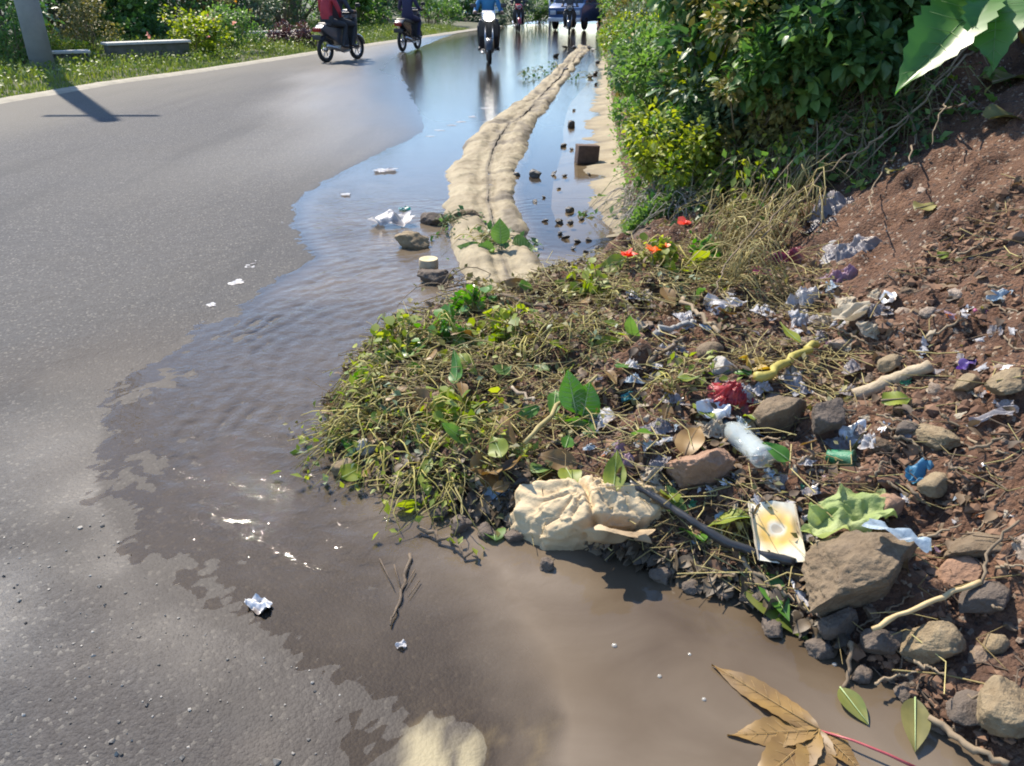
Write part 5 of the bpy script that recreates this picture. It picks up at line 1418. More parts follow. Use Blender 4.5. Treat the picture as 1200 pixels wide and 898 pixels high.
# --- wrappers, bags and paper
sheet_at(585, 588, 52, 0.62, 'ltblue', 'pale blue-white printed sachet lying flat left of the paper sack', 3, -0.3, 0.12, 'sachet', 'sachet', irr=0.03, folds=3)
sheet_at(1050, 636, 66, 0.42, 'ltblue', 'crumpled pale blue sachet draped over the broad boulder', 8, -0.75, 0.25, 'sachet', 'sachet', irr=0.1, base=0.125)
bag_at(862, 456, 64, 0.65, 0.8, 'red', 'torn red plastic bag in the middle of the heap', 9, 0.3, 0.25)
sheet_at(838, 484, 44, 0.8, 'foil', 'crushed silvery-blue foil cup below the red plastic', 10, 0.2, 0.45, 'foil_wrapper', 'wrapper')
sheet_at(886, 432, 46, 0.8, 'yellow', 'yellow crumpled wrapper right of the whitish stone', 11, 0.2, 0.4)
bag_at(980, 228, 76, 0.55, 0.9, 'grey', 'dusty grey plastic bag at the top of the dirt slope under the roots', 12, 0.6, 0.22)
bag_at(1000, 282, 66, 0.45, 0.85, 'grey', 'smaller dusty grey bag just below the first grey bag', 13, 0.9, 0.22)
bag_at(968, 258, 42, 0.3, 0.6, 'black', 'dark blue-black plastic bag between the two grey bags', 14, 0.2, 0.2)
bag_at(990, 312, 46, 0.6, 0.7, 'mauve', 'dull mauve plastic lump below the grey bags', 15, 0.2, 0.15)
bag_at(928, 292, 62, 0.6, 0.7, 'maroon', 'maroon plastic bag among the dry grass stems', 16, 0.2, 0.22)
sheet_at(892, 322, 28, 0.9, 'pink', 'pink plastic film left of the white striped bag', 17, 0.5, 0.4)
bag_at(943, 342, 66, 0.65, 0.75, 'white', 'muddy white plastic bag below the maroon bag', 18, 0.1, 0.22)
sheet_at(848, 360, 50, 0.6, 'white', 'white torn film spread left of the muddy white bag', 19, 0.2, 0.35)
sheet_at(1003, 372, 46, 0.6, 'cream', 'whitish crushed paper cup right of the muddy white bag', 20, -0.4, 0.4, 'paper_cup', 'cup')
sheet_at(1042, 352, 22, 1.0, 'foil', 'small silver scrap right of the crushed paper cup', 21, 0.2, 0.5, 'scrap', 'scrap')
sheet_at(998, 514, 48, 0.7, 'foil', 'crumpled silver foil on dark earth', 22, 0.5, 0.35, 'foil_wrapper', 'wrapper')
sheet_at(1080, 556, 34, 0.8, 'blue', 'bright blue film poking out from behind the smooth tan stone', 23, 0.6, 0.5, 'wrapper', 'wrapper')
sheet_at(1134, 430, 22, 0.8, 'purple', 'purple wrapper on the dirt near the right edge', 24, 0.2, 0.5)
sheet_at(1150, 366, 20, 0.7, 'pink', 'bright pink scrap on the bare dirt', 25, 0.2, 0.35, 'scrap', 'scrap')
sheet_at(1170, 350, 26, 0.8, 'ltblue', 'light blue crumpled wrapper on bare dirt beside the pink scrap', 26, 0.2, 0.5)
sheet_at(740, 468, 24, 0.8, 'teal', 'teal bottle cap wrapper between weed heap and red plastic', 27, 0.2, 0.5)
sheet_at(708, 492, 26, 1.5, 'white', 'whitish translucent strip below the glossy green leaf', 28, 0.2, 0.4)
sheet_at(728, 536, 30, 1.2, 'mauve', 'pinkish wrapper between paper sack and red-brown rock', 29, 0.2, 0.5)
sheet_at(570, 566, 26, 0.8, 'cream', 'small beige scrap behind the pale blue sachet', 30, 0.2, 0.3, 'scrap', 'scrap')
sheet_at(1165, 495, 60, 0.3, 'grey', 'grey twisted plastic strip beside the pitted tan rock', 31, -0.4, 0.25)
sheet_at(850, 606, 22, 0.7, 'ltblue', 'small bluish scrap under the black hose', 32, 0.2, 0.4, 'scrap', 'scrap')
sheet_at(940, 690, 24, 2.4, 'white', 'shredded white strip hanging beside the floating green leaf', 33, 0.2, 0.3, tilt=0.3)
sheet_at(460, 264, 52, 0.6, 'white', 'white plastic bag lying in the flowing water by the kerb', 34, 0.1, 0.35, 'plastic_bag', 'bag', water=True)
sheet_at(474, 246, 14, 0.8, 'teal', 'teal scrap floating beyond the white bag', 35, 0.2, 0.3, 'scrap', 'scrap', water=True)
sheet_at(304, 711, 36, 0.65, 'foil', 'small silvery wrapper stranded alone in the shallow water', 36, -0.5, 0.3, water=True)
sheet_at(470, 757, 14, 0.9, 'white', 'white speck of foam on the twig in the flow', 37, 0.1, 0.5, 'scrap', 'scrap', water=True)
for i, (px, py, w, ar, rz, lab) in enumerate([(452, 201, 30, 0.4, 0.5, 'longest white paper strip on the wet asphalt, nearest the kerb'), (405, 229, 12, 0.6, 0.3, 'single white paper bit inside the curved water edge'), (294, 309, 17, 0.5, 0.3, 'white paper bit on dry asphalt, uppermost of the cluster of four'),
                                              (293, 314, 15, 0.4, 0.1, 'white paper bit touching the uppermost one of the cluster of four'), (278, 332, 18, 0.45, 0.4, 'white paper strip on dry asphalt, third of the cluster of four from the top'), (248, 359, 11, 0.6, 0.2, 'white paper bit on dry asphalt, lowest of the cluster of four')]):
    o = sheet_at(px, py, w, ar * 2.2, 'white', lab, 50 + i, rz, 0.06, 'paper_scrap', 'paper', water=True, irr=0.3); o.location.z = 0.006
for i, (px, py, w) in enumerate([(568, 127, 8), (553, 137, 9), (540, 143, 10), (528, 147, 10), (516, 153, 9), (505, 160, 8)]):
    sheet_at(px, py, w * 1.2, 1.0, 'white', 'white foam fleck drifting on the far wet road surface', 60 + i, 0.4, 0.04, 'foam_fleck', 'foam', water=True, irr=0.4).__setitem__('group', 'foam flecks on the far wet road')

# clear bottle
a, _ = hit(858, 506, 0.03); b, _ = hit(896, 542, 0.03); a.z += 0.035; b.z += 0.035
L = (b - a).length; r = 0.5 * 27 * mpp(a)
t = thing('plastic_bottle', 'clear plastic bottle lying on the heap right of the red-brown rock', 'bottle', a)
t.rotation_mode = 'QUATERNION'; t.rotation_quaternion = (b - a).to_track_quat('Z', 'Y')
v, f = lathe([(0.001, L), (r * 0.7, L), (r * 0.95, L - 0.006), (r, L * 0.93), (r * 0.95, L * 0.8), (r, L * 0.66), (r * 0.95, L * 0.5), (r, L * 0.35), (r, L * 0.12), (r * 0.8, 0.0), (r * 0.42, -L * 0.14), (r * 0.38, -L * 0.22)], 28)
v[:, 0] *= 1 + 0.06 * np.sin(v[:, 2] * 40)
MB().add(v, f).build('bottle_body', mat('clear_plastic', (0.62, 0.68, 0.66), (0.5, 0.56, 0.54), 0.08, 12, alpha=0.45, spec=0.8), t)
v, f = lathe([(r * 0.44, -L * 0.19), (r * 0.46, -L * 0.3), (0.001, -L * 0.3)], 20); MB().add(v, f).build('bottle_cap', PL['blue'], t)
# green cup
t = thing('crushed_cup', 'crushed green plastic cup on the dark earth left of the silver foil', 'cup')
v, f = lathe([(0.001, 0), (0.022, 0), (0.024, 0.004), (0.032, 0.07), (0.034, 0.072)], 24); v = v @ np.array(Matrix.Rotation(R(70), 3, 'X')).T; v[:, 2] *= 0.75
MB().add(v + 0.004 * np.stack([vn3(v * 40, q) for q in range(3)], 1), f).build('cup_body', PL['green'], t)
v, f = torus(0.034, 0.0022, 24, 6); v = v[:, [1, 2, 0]] + (0, 0, 0.072); v = v @ np.array(Matrix.Rotation(R(70), 3, 'X')).T; v[:, 2] *= 0.75
MB().add(v, f).build('rim', PL['green'], t)
settle(t, 970, 535, 0.4, 0.06, R(60), 0.8, -0.4)

# yellow-white carton card
p, _ = hit(907, 640, 0.02); k = mpp(p)
t = thing('carton_card', 'yellow and white printed card propped up on the heap below the bottle', 'card', (p.x, p.y, p.z + 0.0), (0, 0, 0))
W, H_ = 54 * k, 66 * k / 0.86
t.rotation_euler = (R(24), R(3), R(-2)); t.location.z += 0.065
n_ = 20; u = np.linspace(-0.5, 0.5, n_); Xg, Zg = np.meshgrid(u, u)
Vv = np.stack([Xg.ravel() * W, Zg.ravel() * H_, (0.007 * np.sin(Xg * 5 + 2 * Zg) + 0.02 * Zg * Zg + 0.004 * vn(Xg * 6, Zg * 6, 4)).ravel()], 1)
mb = MB().add(Vv, [grid_faces(n_, n_)]).add(Vv - (0, 0, 0.002), [grid_faces(n_, n_)[:, ::-1]])
def card_mat():
    m, t_, out = nodes('printed_card')
    tc = nd(t_, 'ShaderNodeTexCoord'); mp_ = nd(t_, 'ShaderNodeMapping'); mp_.inputs['Location'].default_value = (0.0, -H_ * 0.05, 0); t_.links.new(tc.outputs['Object'], mp_.inputs[0])
    ln = t_.nodes.new('ShaderNodeVectorMath'); ln.operation = 'LENGTH'; t_.links.new(mp_.outputs[0], ln.inputs[0])
    nz = nd(t_, 'ShaderNodeTexNoise', Scale=28.0, Detail=4.0); t_.links.new(tc.outputs['Object'], nz.inputs['Vector'])
    r_ = math_(t_, 'ADD', ln.outputs['Value'], math_(t_, 'MULTIPLY', nz.outputs[0], 0.03))
    c = mixc(t_, ramp(t_, r_, 0.055, 0.095), (0.66, 0.42, 0.10), (0.72, 0.68, 0.54))
    c = mixc(t_, ramp(t_, r_, 0.045, 0.03), c, (0.66, 0.62, 0.5))
    c = mixc(t_, ramp(t_, r_, 0.03, 0.026), c, (0.5, 0.42, 0.30))
    c = mixc(t_, math_(t_, 'MULTIPLY', ramp(t_, nz.outputs[0], 0.5, 0.7), 0.4), c, (0.4, 0.3, 0.18))
    pr = nd(t_, 'ShaderNodeBsdfPrincipled', Roughness=0.6); t_.links.new(c, pr.inputs['Base Color']); t_.links.new(pr.outputs[0], out.inputs[0]); return m
mb.build('printed_face', card_mat(), t)
mb = MB()
for s in (-1, 1):
    v, f = boxv(s * W / 2, 0, 0.0, 0.004, H_ * 0.99, 0.005, 0.001); v[:, 2] += 0.02 * (v[:, 1] / H_) ** 2; mb.add(v, f)
mb.build('card_edge', PL['cream'], t)
# black hose
pts = [(735, 566), (775, 588), (812, 612), (850, 636), (890, 650), (932, 660)]
o = stick(pts, 4.5, 5.0, 'black rubber hose running from the sack past the card', 'hose', mat('black_rubber', (0.02, 0.02, 0.022), (0.035, 0.035, 0.035), 0.35, 20), cat='hose', offs=[0.05, 0.075, 0.075, 0.065, 0.055, 0.04], sides=10, wob=0.001)

# sticks
stick([(1003, 466), (1045, 446), (1090, 430)], 9, 7, 'thick pale wooden stick lying on the dirt right of the heap', 'stick', mat('pale_wood', (0.30, 0.235, 0.15), (0.42, 0.34, 0.23), 0.85, 25, 0.4), off=0.035, sides=12, wob=0.002)
stick([(1022, 738), (1085, 708), (1148, 684)], 2.8, 3.4, 'long thin straw-coloured stick jutting over the broken tan stone', 'stick', mat('dry_cane', (0.42, 0.31, 0.15), (0.5, 0.38, 0.2), 0.7, 30), offs=[0.10, 0.10, 0.06], wob=0.002)
stick([(1150, 684), (1160, 645), (1195, 610)], 2.0, 1.6, 'thin brown twig rising from the end of the long stick', 'stick', off=0.06, wob=0.003)
stick([(1088, 842), (1130, 872), (1180, 900)], 4, 4.5, 'brown stick lying in the mud at the bottom right', 'stick', off=0.03, wob=0.004)
stick([(998, 752), (996, 785), (990, 810)], 3, 2, 'pale root dangling into the puddle under the boulder', 'root', offs=[0.06, 0.02, 0.0], cat='root', wob=0.003)
stick([(490, 618), (530, 640), (560, 655)], 2.5, 1.5, 'dark twig reaching into the water left of the paper sack', 'stick', M_bark, off=0.015)
stick([(885, 442), (925, 425), (958, 405)], 6, 4, 'greenish-brown plant stem curving above the upright stone', 'stem', M_stalk, off=0.05, cat='stem')
stick([(540, 340), (590, 346), (640, 362)], 2.2, 1.5, 'dark bent twig across the buried end of the kerb', 'stick', M_bark, off=0.04)
stick([(870, 655), (920, 700), (947, 720)], 3.0, 1.6, 'thin brown stem along the floating green leaf', 'stem', M_twig, offs=[0.04, 0.03, 0.01], cat='stem')
stick([(615, 520), (660, 470), (700, 440)], 3, 2, 'long yellow-brown stalk slanting over the weed heap', 'stem', M_straw, off=0.08, cat='stem')
stick([(600, 455), (625, 470)], 2.4, 2.0, 'short whitish stick on the weed heap', 'stick', PL['cream'], off=0.08)
stick([(800, 350), (815, 365), (835, 380), (842, 392)], 2.6, 2.0, 'bent pale stick right of the weed heap centre', 'stick', off=0.06)
stick([(760, 425), (790, 405), (800, 395)], 3, 2.4, 'grey stick above the green weeds in the heap', 'stick', off=0.05)
stick([(768, 392), (790, 384), (812, 376)], 4, 3, 'grey weathered stick lying beside the bent pale stick', 'stick', mat('grey_wood', (0.25, 0.24, 0.22), (0.34, 0.33, 0.3), 0.9, 30, 0.4), off=0.05)
# twig standing in the flow
t_ = stick([(480, 650), (470, 700), (458, 735)], 2.0, 1.0, 'forked twig trailing in the current in front of the heap', 'stick', M_bark, off=0.006, wob=0.004)
for i, q in enumerate([[(486, 668), (474, 688)], [(462, 662), (470, 690)], [(445, 655), (462, 690)], [(492, 680), (478, 700)]]):
    P = [onplane(*a_, 0.008) for a_ in q]; v, f = tube([P_ - t_.location for P_ in P], [0.002, 0.001], 5); MB().add(v, f).build('side_twig', M_bark, t_)

# --- leaves in and by the puddle
Jp = onplane(960, 856, 0.006)
t = thing('fallen_leaf', 'large yellow-brown lobed leaf floating in the puddle on a red stalk', 'leaf', Jp)
mb = MB(); rb = MB()
M_brownleaf = mat('brown_leaf', (0.13, 0.075, 0.028), (0.30, 0.185, 0.055), 0.5, 14, trans=0.15, tint=True)
for tipp, W, zz in (((834, 779), 0.036, 0.006), ((852, 862), 0.036, 0.002), ((880, 925), 0.045, 0.001), ((948, 945), 0.04, 0.002), ((1010, 905), 0.028, 0.002)):
    B = onplane(*tipp, zz); leafAB(mb, rb, (0, 0, 0), B - Jp, W, (0, 0, 1), seed=tipp[1], fold=0.10, serr=0.04, wav=0.15, rr=0.0014, pw=0.75)
mb.build('blade', M_brownleaf, t); rb.build('veins', mat('leaf_vein', (0.34, 0.22, 0.08), None, 0.5, 10), t)
P = [onplane(960, 856, 0.006), onplane(1000, 868, 0.02), onplane(1040, 884, 0.022), onplane(1078, 902, 0.01)]
v, f = tube([q - Jp for q in P], [0.0022, 0.0026, 0.003, 0.0034], 8); MB().add(v, f).build('leaf_stalk', mat('red_stalk', (0.27, 0.035, 0.05), (0.36, 0.08, 0.08), 0.45, 20), t)
def waterleaf(a, b, W, lm, label, za=0.02, zb=0.004, seed=0, nrm=(0, -0.2, 1), name='leaf'):
    A, B = onplane(*a, za), onplane(*b, zb)
    t = thing(name, label, 'leaf', A); mb = MB(); rb = MB()
    leafAB(mb, rb, (0, 0, 0), B - A, W, nrm, seed=seed, serr=0, fold=0.22, veins=False, rr=0.002, wav=0.03)
    mb.build('blade', lm if not isinstance(lm, str) else LEAF[lm], t); rb.build('midrib', mat('pale_midrib', (0.35, 0.45, 0.2)), t)
M_gy = mat('green_yellow_leaf', (0.045, 0.10, 0.018), (0.20, 0.19, 0.045), 0.3, 8, trans=0.2, tint=True)
waterleaf((868, 672), (948, 752), 0.05, M_gy, 'green and yellow long leaf half floating at the puddle edge below the card', 0.05, 0.0, 1)
waterleaf((892, 668), (925, 728), 0.035, 'bright', 'bright green leaf fragment lying over the floating green and yellow leaf', 0.06, 0.03, 6)
waterleaf((984, 806), (1018, 850), 0.026, M_gy, 'small green leaf floating below the dangling root', 0.012, 0.004, 2)
waterleaf((1072, 818), (1072, 882), 0.03, 'olive', 'olive-brown leaf lying in the mud near the brown stick', 0.03, 0.012, 3)
# bubbles
for i, (px, py, w) in enumerate([(720, 757, 11), (773, 793, 9), (808, 767, 7), (825, 820, 9), (978, 779, 10)]):
    p = onplane(px, py); r = 0.3 * w * mpp(p)
    v, f = ico(3); v = v * (1, 1, 0.7) * r; v[:, 2] = np.maximum(v[:, 2], -0.1 * r)
    o = MB().add(v, [f]).build('bubble', mat('foam_bubble', (0.6, 0.57, 0.5), None, 0.1, 10, alpha=0.5, spec=0.9)); o.location = (p.x, p.y, 0.0005)
    tag(o, 'small whitish bubble floating on the brown puddle', 'bubble', 'bubbles on the puddle')

# pale torn leaf below the card (lies over the stones)
p, _ = hit(990, 606, 0.06); k = mpp(p)
v, f = sheet(122 * k, 70 * k, 0.075, 77, 44, 7, 0.3, (1.6, 5)); v[:, 2] += 0.012 * vn(v[:, 0] * 50, v[:, 1] * 50, 4)
o = MB().add(v, f, np.clip(0.55 + 0.45 * vn3(v * 22, 3), 0, 1)).build('torn_leaf', mat('pale_green_leaf', (0.24, 0.33, 0.09), (0.44, 0.50, 0.22), 0.6, 30, trans=0.3, tint=True, bump=0.5, bscale=50))
o.location = (p.x, p.y, p.z + 0.035); o.rotation_euler = (0.2, 0, 0.05)
tag(o, 'big pale green torn cabbage-like leaf lying above the broad boulder', 'leaf')

# --- uprooted weeds: each clump a thing of stems and leaves
def weed(px, py, size, label, seed, lm='lime', leafsize=0.03, nst=16, nleaf=60, stemm=None, name='uprooted_weed', group=None, up=0.35, az=None, off=0.0, kind='small', water=False):
    rs = np.random.RandomState(seed)
    p = onplane(px, py) if water else hit(px, py, off)[0]
    t = thing(name, label, 'weed', (p.x, p.y, p.z), group=group)
    a0 = rs.uniform(0, 6.283) if az is None else az
    mb = MB(); pts = []
    for k in range(nst):
        a = a0 + rs.normal() * 0.9; L = size * rs.uniform(0.5, 1.25)
        b = np.array((rs.normal() * 0.1 * size, rs.normal() * 0.1 * size, 0.0)); d = np.array((math.cos(a), math.sin(a), 0))
        Q = []
        hh = size * up * rs.uniform(0.3, 1.2); sd_ = rs.normal() * 0.25; w1, w2 = rs.normal(0, 0.05 * size, 2)
        for s_ in (0, .2, .4, .6, .8, 1):
            q = b + d * L * s_ + np.array((-d[1], d[0], 0)) * (L * sd_ * s_ * s_ + w1 * math.sin(6 * s_))
            q[2] = (0 if water else ground(p.x + q[0], p.y + q[1]) - p.z) + 0.015 + hh * math.sin(math.pi * min(1, s_ * 0.9 + 0.1)) * (1 - 0.4 * s_) + 0.3 * w2 * math.sin(9 * s_)
            Q.append(q)
        r = rs.uniform(0.0013, 0.0034)
        v, f = tube(Q, [r, r, r * .9, r * .8, r * .65, r * .4], 5); mb.add(v, f, np.clip(rs.normal(0.5, 0.3), 0, 1))
        pts += [Q[i] for i in (2, 3, 4, 5, 5)]
    mb.build('stems', stemm or M_stalk, t)
    pts = np.array(pts); P = pts[rs.randint(0, len(pts), nleaf)] + rs.normal(size=(nleaf, 3)) * 0.02 * (1, 1, 0.6)
    v, f, ti = leaves(P, np.tile((0, 0, 0.25), (nleaf, 1)) + rs.normal(size=(nleaf, 3)) * 0.5, leafsize, kind, rs, 0.4)
    MB().add(v, f, ti).build('leaves', LEAF[lm], t)
    return t
WG = 'uprooted weeds heaped at the roadside'
wl_ = 'tangled clump of uprooted yellow-green weeds in the heap at the roadside'
spots = [(415, 505, .2), (428, 470, .2), (440, 440, .18), (450, 495, .24), (460, 455, .22), (470, 525, .26), (480, 420, .24), (495, 480, .28), (505, 445, .26), (520, 530, .26), (530, 410, .24), (545, 490, .28), (565, 535, .24), (580, 420, .24), 
         (615, 430, .24), (690, 385, .24), (540, 560, .22), (500, 555, .22), (720, 350, .24), (770, 330, .24), (800, 320, .24), (830, 330, .22), (450, 400, .2), (600, 385, .22), (685, 345, .2), (800, 455, .18), (785, 470, .16)]
for i, (px, py, s_) in enumerate(spots):
    lm = ('olive', 'lime', 'olive', 'grey')[i % 4]
    weed(px, py, s_, wl_, 2000 + i, lm, 0.03, 11, 40, (M_stalk, M_straw, M_stalk)[i % 3], group=WG, up=0.3)
for i, (px, py, lab) in enumerate([(458, 400, 'fresh lime-green sprig standing at the upper left rim of the weed heap'), (510, 400, 'bright green leafy sprig left of the buried kerb end'), (556, 372, 'bright green leafy sprig just below the buried kerb end'), (600, 395, 'yellow-green sprig in the upper part of the weed heap'),
                                   (700, 350, 'lime-green leafy weed left of the red blossoms'), (815, 300, 'bright green leafy weed right of the red blossoms'), (790, 305, 'yellow-green leafy weed between the orange and red blossoms'), (543, 500, 'small rosette of pointed yellow-green leaves in the weed heap')]):
    weed(px, py, 0.15, lab, 2100 + i, 'bright' if 'bright' in lab else 'lime', 0.042, 16, 110, None, up=0.8, kind='round', name='weed_sprig')
# dry grass at the foot of the bushes
for i, (px, py) in enumerate([(850, 270), (870, 300), (890, 255), (905, 290), (840, 310), (925, 250), (880, 330), (860, 345), (945, 270)]):
    weed(px, py, 0.3, 'clump of dry straw-coloured grass below the bushes at the top of the heap', 2200 + i, 'olive', 0.03, 30, 25, M_straw, 'dry_grass', 'dry grass clumps below the bushes', 0.8)
for i, (px, py, w) in enumerate([(745, 235, .3), (770, 230, .3), (800, 225, .32), (830, 225, .3), (760, 250, .26), (790, 250, .28)]):
    weed(px, py, w, 'tangle of grey dead twigs at the foot of the bank by the gutter', 2250 + i, 'grey', 0.02, 46, 30, mat('grey_twig', (0.22, 0.19, 0.17), (0.42, 0.38, 0.34), 0.9, 30, tint=True), 'dead_twigs', 'grey dead twigs at the foot of the bank', 0.6)

# red and orange blossoms
def blossom(px, py, w, c, label, seed):
    rs = np.random.RandomState(seed); p, _ = hit(px, py, 0.09); k = mpp(p)
    t = thing('blossom', label, 'flower', (p.x, p.y, p.z + 0.09))
    n = 9; a = np.arange(n) / n * 6.283
    v, f, ti = leaves(np.zeros((n, 3)), np.stack([np.cos(a), np.sin(a), 0.5 + 0 * a], 1), w * k * 0.6, 'round', rs, 0.1, 0.25)
    MB().add(v, f, ti).build('petals', mat(c + '_petal', *{'red': ((0.75, 0.10, 0.05), (0.6, 0.05, 0.03)), 'orange': ((0.8, 0.25, 0.08), (0.7, 0.16, 0.05))}[c], 0.5, 10, trans=0.3), t)
    v, f = tube([(0, 0, 0), (0.01, 0.01, -0.05), (0.0, 0.02, -0.11)], [0.003, 0.003, 0.004], 6); MB().add(v, f).build('flower_stem', M_stem, t)
blossom(735, 300, 18, 'red', 'red blossom nearest the gutter beside a pale stone', 1)
blossom(764, 295, 18, 'orange', 'orange blossom between the two red ones', 2)
blossom(802, 264, 16, 'red', 'red-orange blossom highest up against the grey twigs', 3)
blossom(779, 290, 11, 'orange', 'smallest orange blossom right of the middle one', 4)
rock_at(718, 302, 24, 0.35, 0.5, 'pale', 'pale flat stone left of the lowest red blossom', 88)

# glossy green leaves: on the heap and by the kerb
def rosette(px, py, off, specs, label, cat='plant', name='leafy_plant', lm='bright'):
    p, _ = hit(px, py, off); o_ = Vector((p.x, p.y, p.z))
    t = thing(name, label, cat, o_)
    for i, (tx, ty, W, dy, hz) in enumerate(specs):
        k = mpp(p)
        B = Vector(((tx - px) * k, dy, (py - ty) * k * 1.0 + hz)); A = B * 0.3
        mb = MB(); rb = MB(); leafAB(mb, rb, A, B, W, (-0.2, -0.75, 0.6), seed=i + int(px), fold=0.15, serr=0, rr=0.003, wav=0.05)
        lf = mb.build('leaf', LEAF[lm], t); rb.build('midrib', mat('pale_midrib', (0.35, 0.45, 0.2)), lf)
        v, f = tube([(0, 0, 0), A * 0.6 + Vector((0, 0, 0.01)), A], [0.005, 0.004, 0.003], 6); MB().add(v, f).build('stem', M_stem, t)
rosette(680, 500, 0.02, [(664, 428, 0.045, 0.05, 0), (690, 440, 0.05, 0.03, 0), (676, 470, 0.06, -0.05, 0), (702, 470, 0.05, 0.0, 0), (672, 500, 0.045, -0.12, 0.02)], 'glossy dark green broad-leaved sprout in the middle of the weed heap')
rosette(588, 300, 0.0, [(586, 256, 0.06, 0.02, 0), (626, 292, 0.10, -0.02, 0.02), (620, 318, 0.10, -0.1, 0.0), (560, 290, 0.05, -0.05, 0.03), (535, 296, 0.05, 0.0, 0.04)], 'uprooted green plant with big round leaves lying across the kerb', lm='bank')
# clods and stems lodged against the kerb
k = mpp(onplane(505, 305))
for (px, py, w, m_, lab, sd_) in ((508, 262, 36, 'dark', 'dark weed-covered clod behind the white bag at the kerb', 81), (482, 289, 44, 'tan', 'brownish flat clod in the water below the white bag', 82), (510, 330, 44, 'dark', 'dark clod under the sawn stub in the water by the kerb', 83), (545, 262, 40, 'grey', 'greyish clod lodged on the kerb right of the white bag', 84), (470, 372, 22, 'dark', 'small dark clod at the upper left rim of the weed heap', 85)):
    p = onplane(px, py); W = w * mpp(p); v, f = rock(W, W * 0.7, W * 0.6, sd_, 8, 0.12); o = MB().add(v + (0, 0, W * 0.12), f).build('clod', ROCKM[m_]); o.location = p; tag(o, lab, 'clod')
p = onplane(503, 322); W = 22 * mpp(p)
t = thing('wood_stub', 'short sawn stub of pale wood standing on the clod by the kerb', 'wood', (p.x, p.y, 0.03))
v, f = lathe([(0.001, 0), (W * .5, 0), (W * .52, W * .3), (W * .5, W * .55), (W * .47, W * .6)], 20); MB().add(v, f).build('bark', MC['pale_wood'], t)
v, f = lathe([(W * .49, W * .6), (W * .2, W * .605), (W * .14, W * .57), (0.001, W * .57)], 20); MB().add(v, f).build('cut_face', mat('cut_wood', (0.55, 0.47, 0.28), (0.45, 0.37, 0.2), 0.8, 30), t)
for i, (px, py, lab) in enumerate([(520, 268, 'dark green weed trailing over the clod behind the white bag'), (550, 290, 'mid-green weed lying across the kerb left of the big round leaves'), (575, 296, 'green stalks of weed at the root of the big round leaves'), (520, 345, 'dead brown weed caught under the sawn stub')]):
    weed(px, py, 0.3, lab, 2300 + i, ('dark', 'bank', 'dark', 'olive')[i], 0.05, 18, 60, (M_stem, M_stalk, M_stem, M_twig)[i], up=0.35, water=True, az=(0.3, 0.0, 0.4, -0.5)[i])
for i, (px, py) in enumerate([(608, 92), (628, 88), (652, 84), (690, 95)]):
    weed(px, py, 0.35, 'weed washed up on the far part of the kerb', 2320 + i, 'dark', 0.07, 10, 30, up=0.5, water=True, group='weeds on the far kerb', az=1.0 * i)
# stones in the gutter and on the far kerb
rs = np.random.RandomState(8)
protos = [rock(1, rs.uniform(.6, 1), rs.uniform(.4, .75), 200 + i, 12, 0.13, 4, 0.48) for i in range(8)]
def proto_obj(i, m):
    return MB().add(protos[i][0] + (0, 0, 0.25), protos[i][1]).build('stone', m)
M_stone = mat('loose_stone', (0.15, 0.10, 0.065), (0.27, 0.20, 0.135), 0.9, 6, 0.6, objrand=True)
M_wetstone = mat('wet_stone', (0.05, 0.042, 0.035), (0.09, 0.075, 0.06), 0.4, 8, 0.5, objrand=True)
base = [proto_obj(i, M_stone) for i in range(8)]; basew = [proto_obj(i, M_wetstone) for i in range(4)]
used = set()
def stone(src, loc, s, label, group):
    o = src if src.name not in used else src.copy()
    if src.name in used: col.objects.link(o)
    used.add(src.name)
    o.location = loc; o.scale = (s, s, s); o.rotation_euler = (random.uniform(-.4, .4), random.uniform(-.4, .4), random.uniform(0, 6.28))
    return tag(o, label, 'stone', group)
for i, (px, py, w) in enumerate([(668, 148, 14), (604, 206, 10), (650, 205, 12), (662, 207, 8), (628, 207, 16), (655, 222, 6), (627, 237, 9), (637, 232, 7), (668, 248, 12), (686, 250, 8), (640, 260, 10), (655, 262, 12), (668, 262, 10), (680, 258, 9), (664, 280, 12), (676, 284, 10), (690, 282, 8), (700, 292, 9), (672, 292, 10),
                                 (686, 296, 8), (655, 275, 9), (660, 310, 12), (675, 318, 12), (690, 312, 10), (650, 320, 9), (700, 75, 7), (695, 60, 7), (690, 58, 9), (697, 88, 8), (693, 92, 9), (662, 57, 8), (652, 67, 9), (663, 84, 8), (672, 57, 7), (698, 100, 7), (672, 130, 6), (660, 172, 8), (670, 176, 6), (690, 205, 7)]):
    p = onplane(px, py); stone(basew[i % 4], (p.x, p.y, -0.004 if px > kright(p.y) else 0.0), w * mpp(p), 'small dark wet stone lying in the gutter beside the kerb', 'dark stones in the gutter')
# loose stones on the dirt
rs = np.random.RandomState(21); cnt = 0
while cnt < 240:
    x, y = rs.uniform(0.0, 3.4), rs.uniform(1.0, 4.6)
    d = float(polysd(np.array([x]), np.array([y]), BANK)[0])
    if d < 0.05: continue
    z = ground(x, y); px, py = proj(x, y, z)
    if not (650 < px < 1230 and 180 < py < 910): continue
    wgt = 0.25
    if px > 900 and 330 < py < 520: wgt = 1.0
    elif px > 940 and py > 600: wgt = 0.8
    elif px > 1000: wgt = 0.45
    if px < 800 and py < 500: wgt = 0.08
    if rs.uniform() > wgt: continue
    s = min(0.085, 0.016 * math.exp(abs(rs.normal()) * 0.75)); s *= (1.25 if py > 350 else 1)
    stone(base[cnt % 8], (x, y, z - 0.28 * s), s, 'small loose brown stone strewn on the dirt slope', 'loose stones on the dirt slope'); cnt += 1
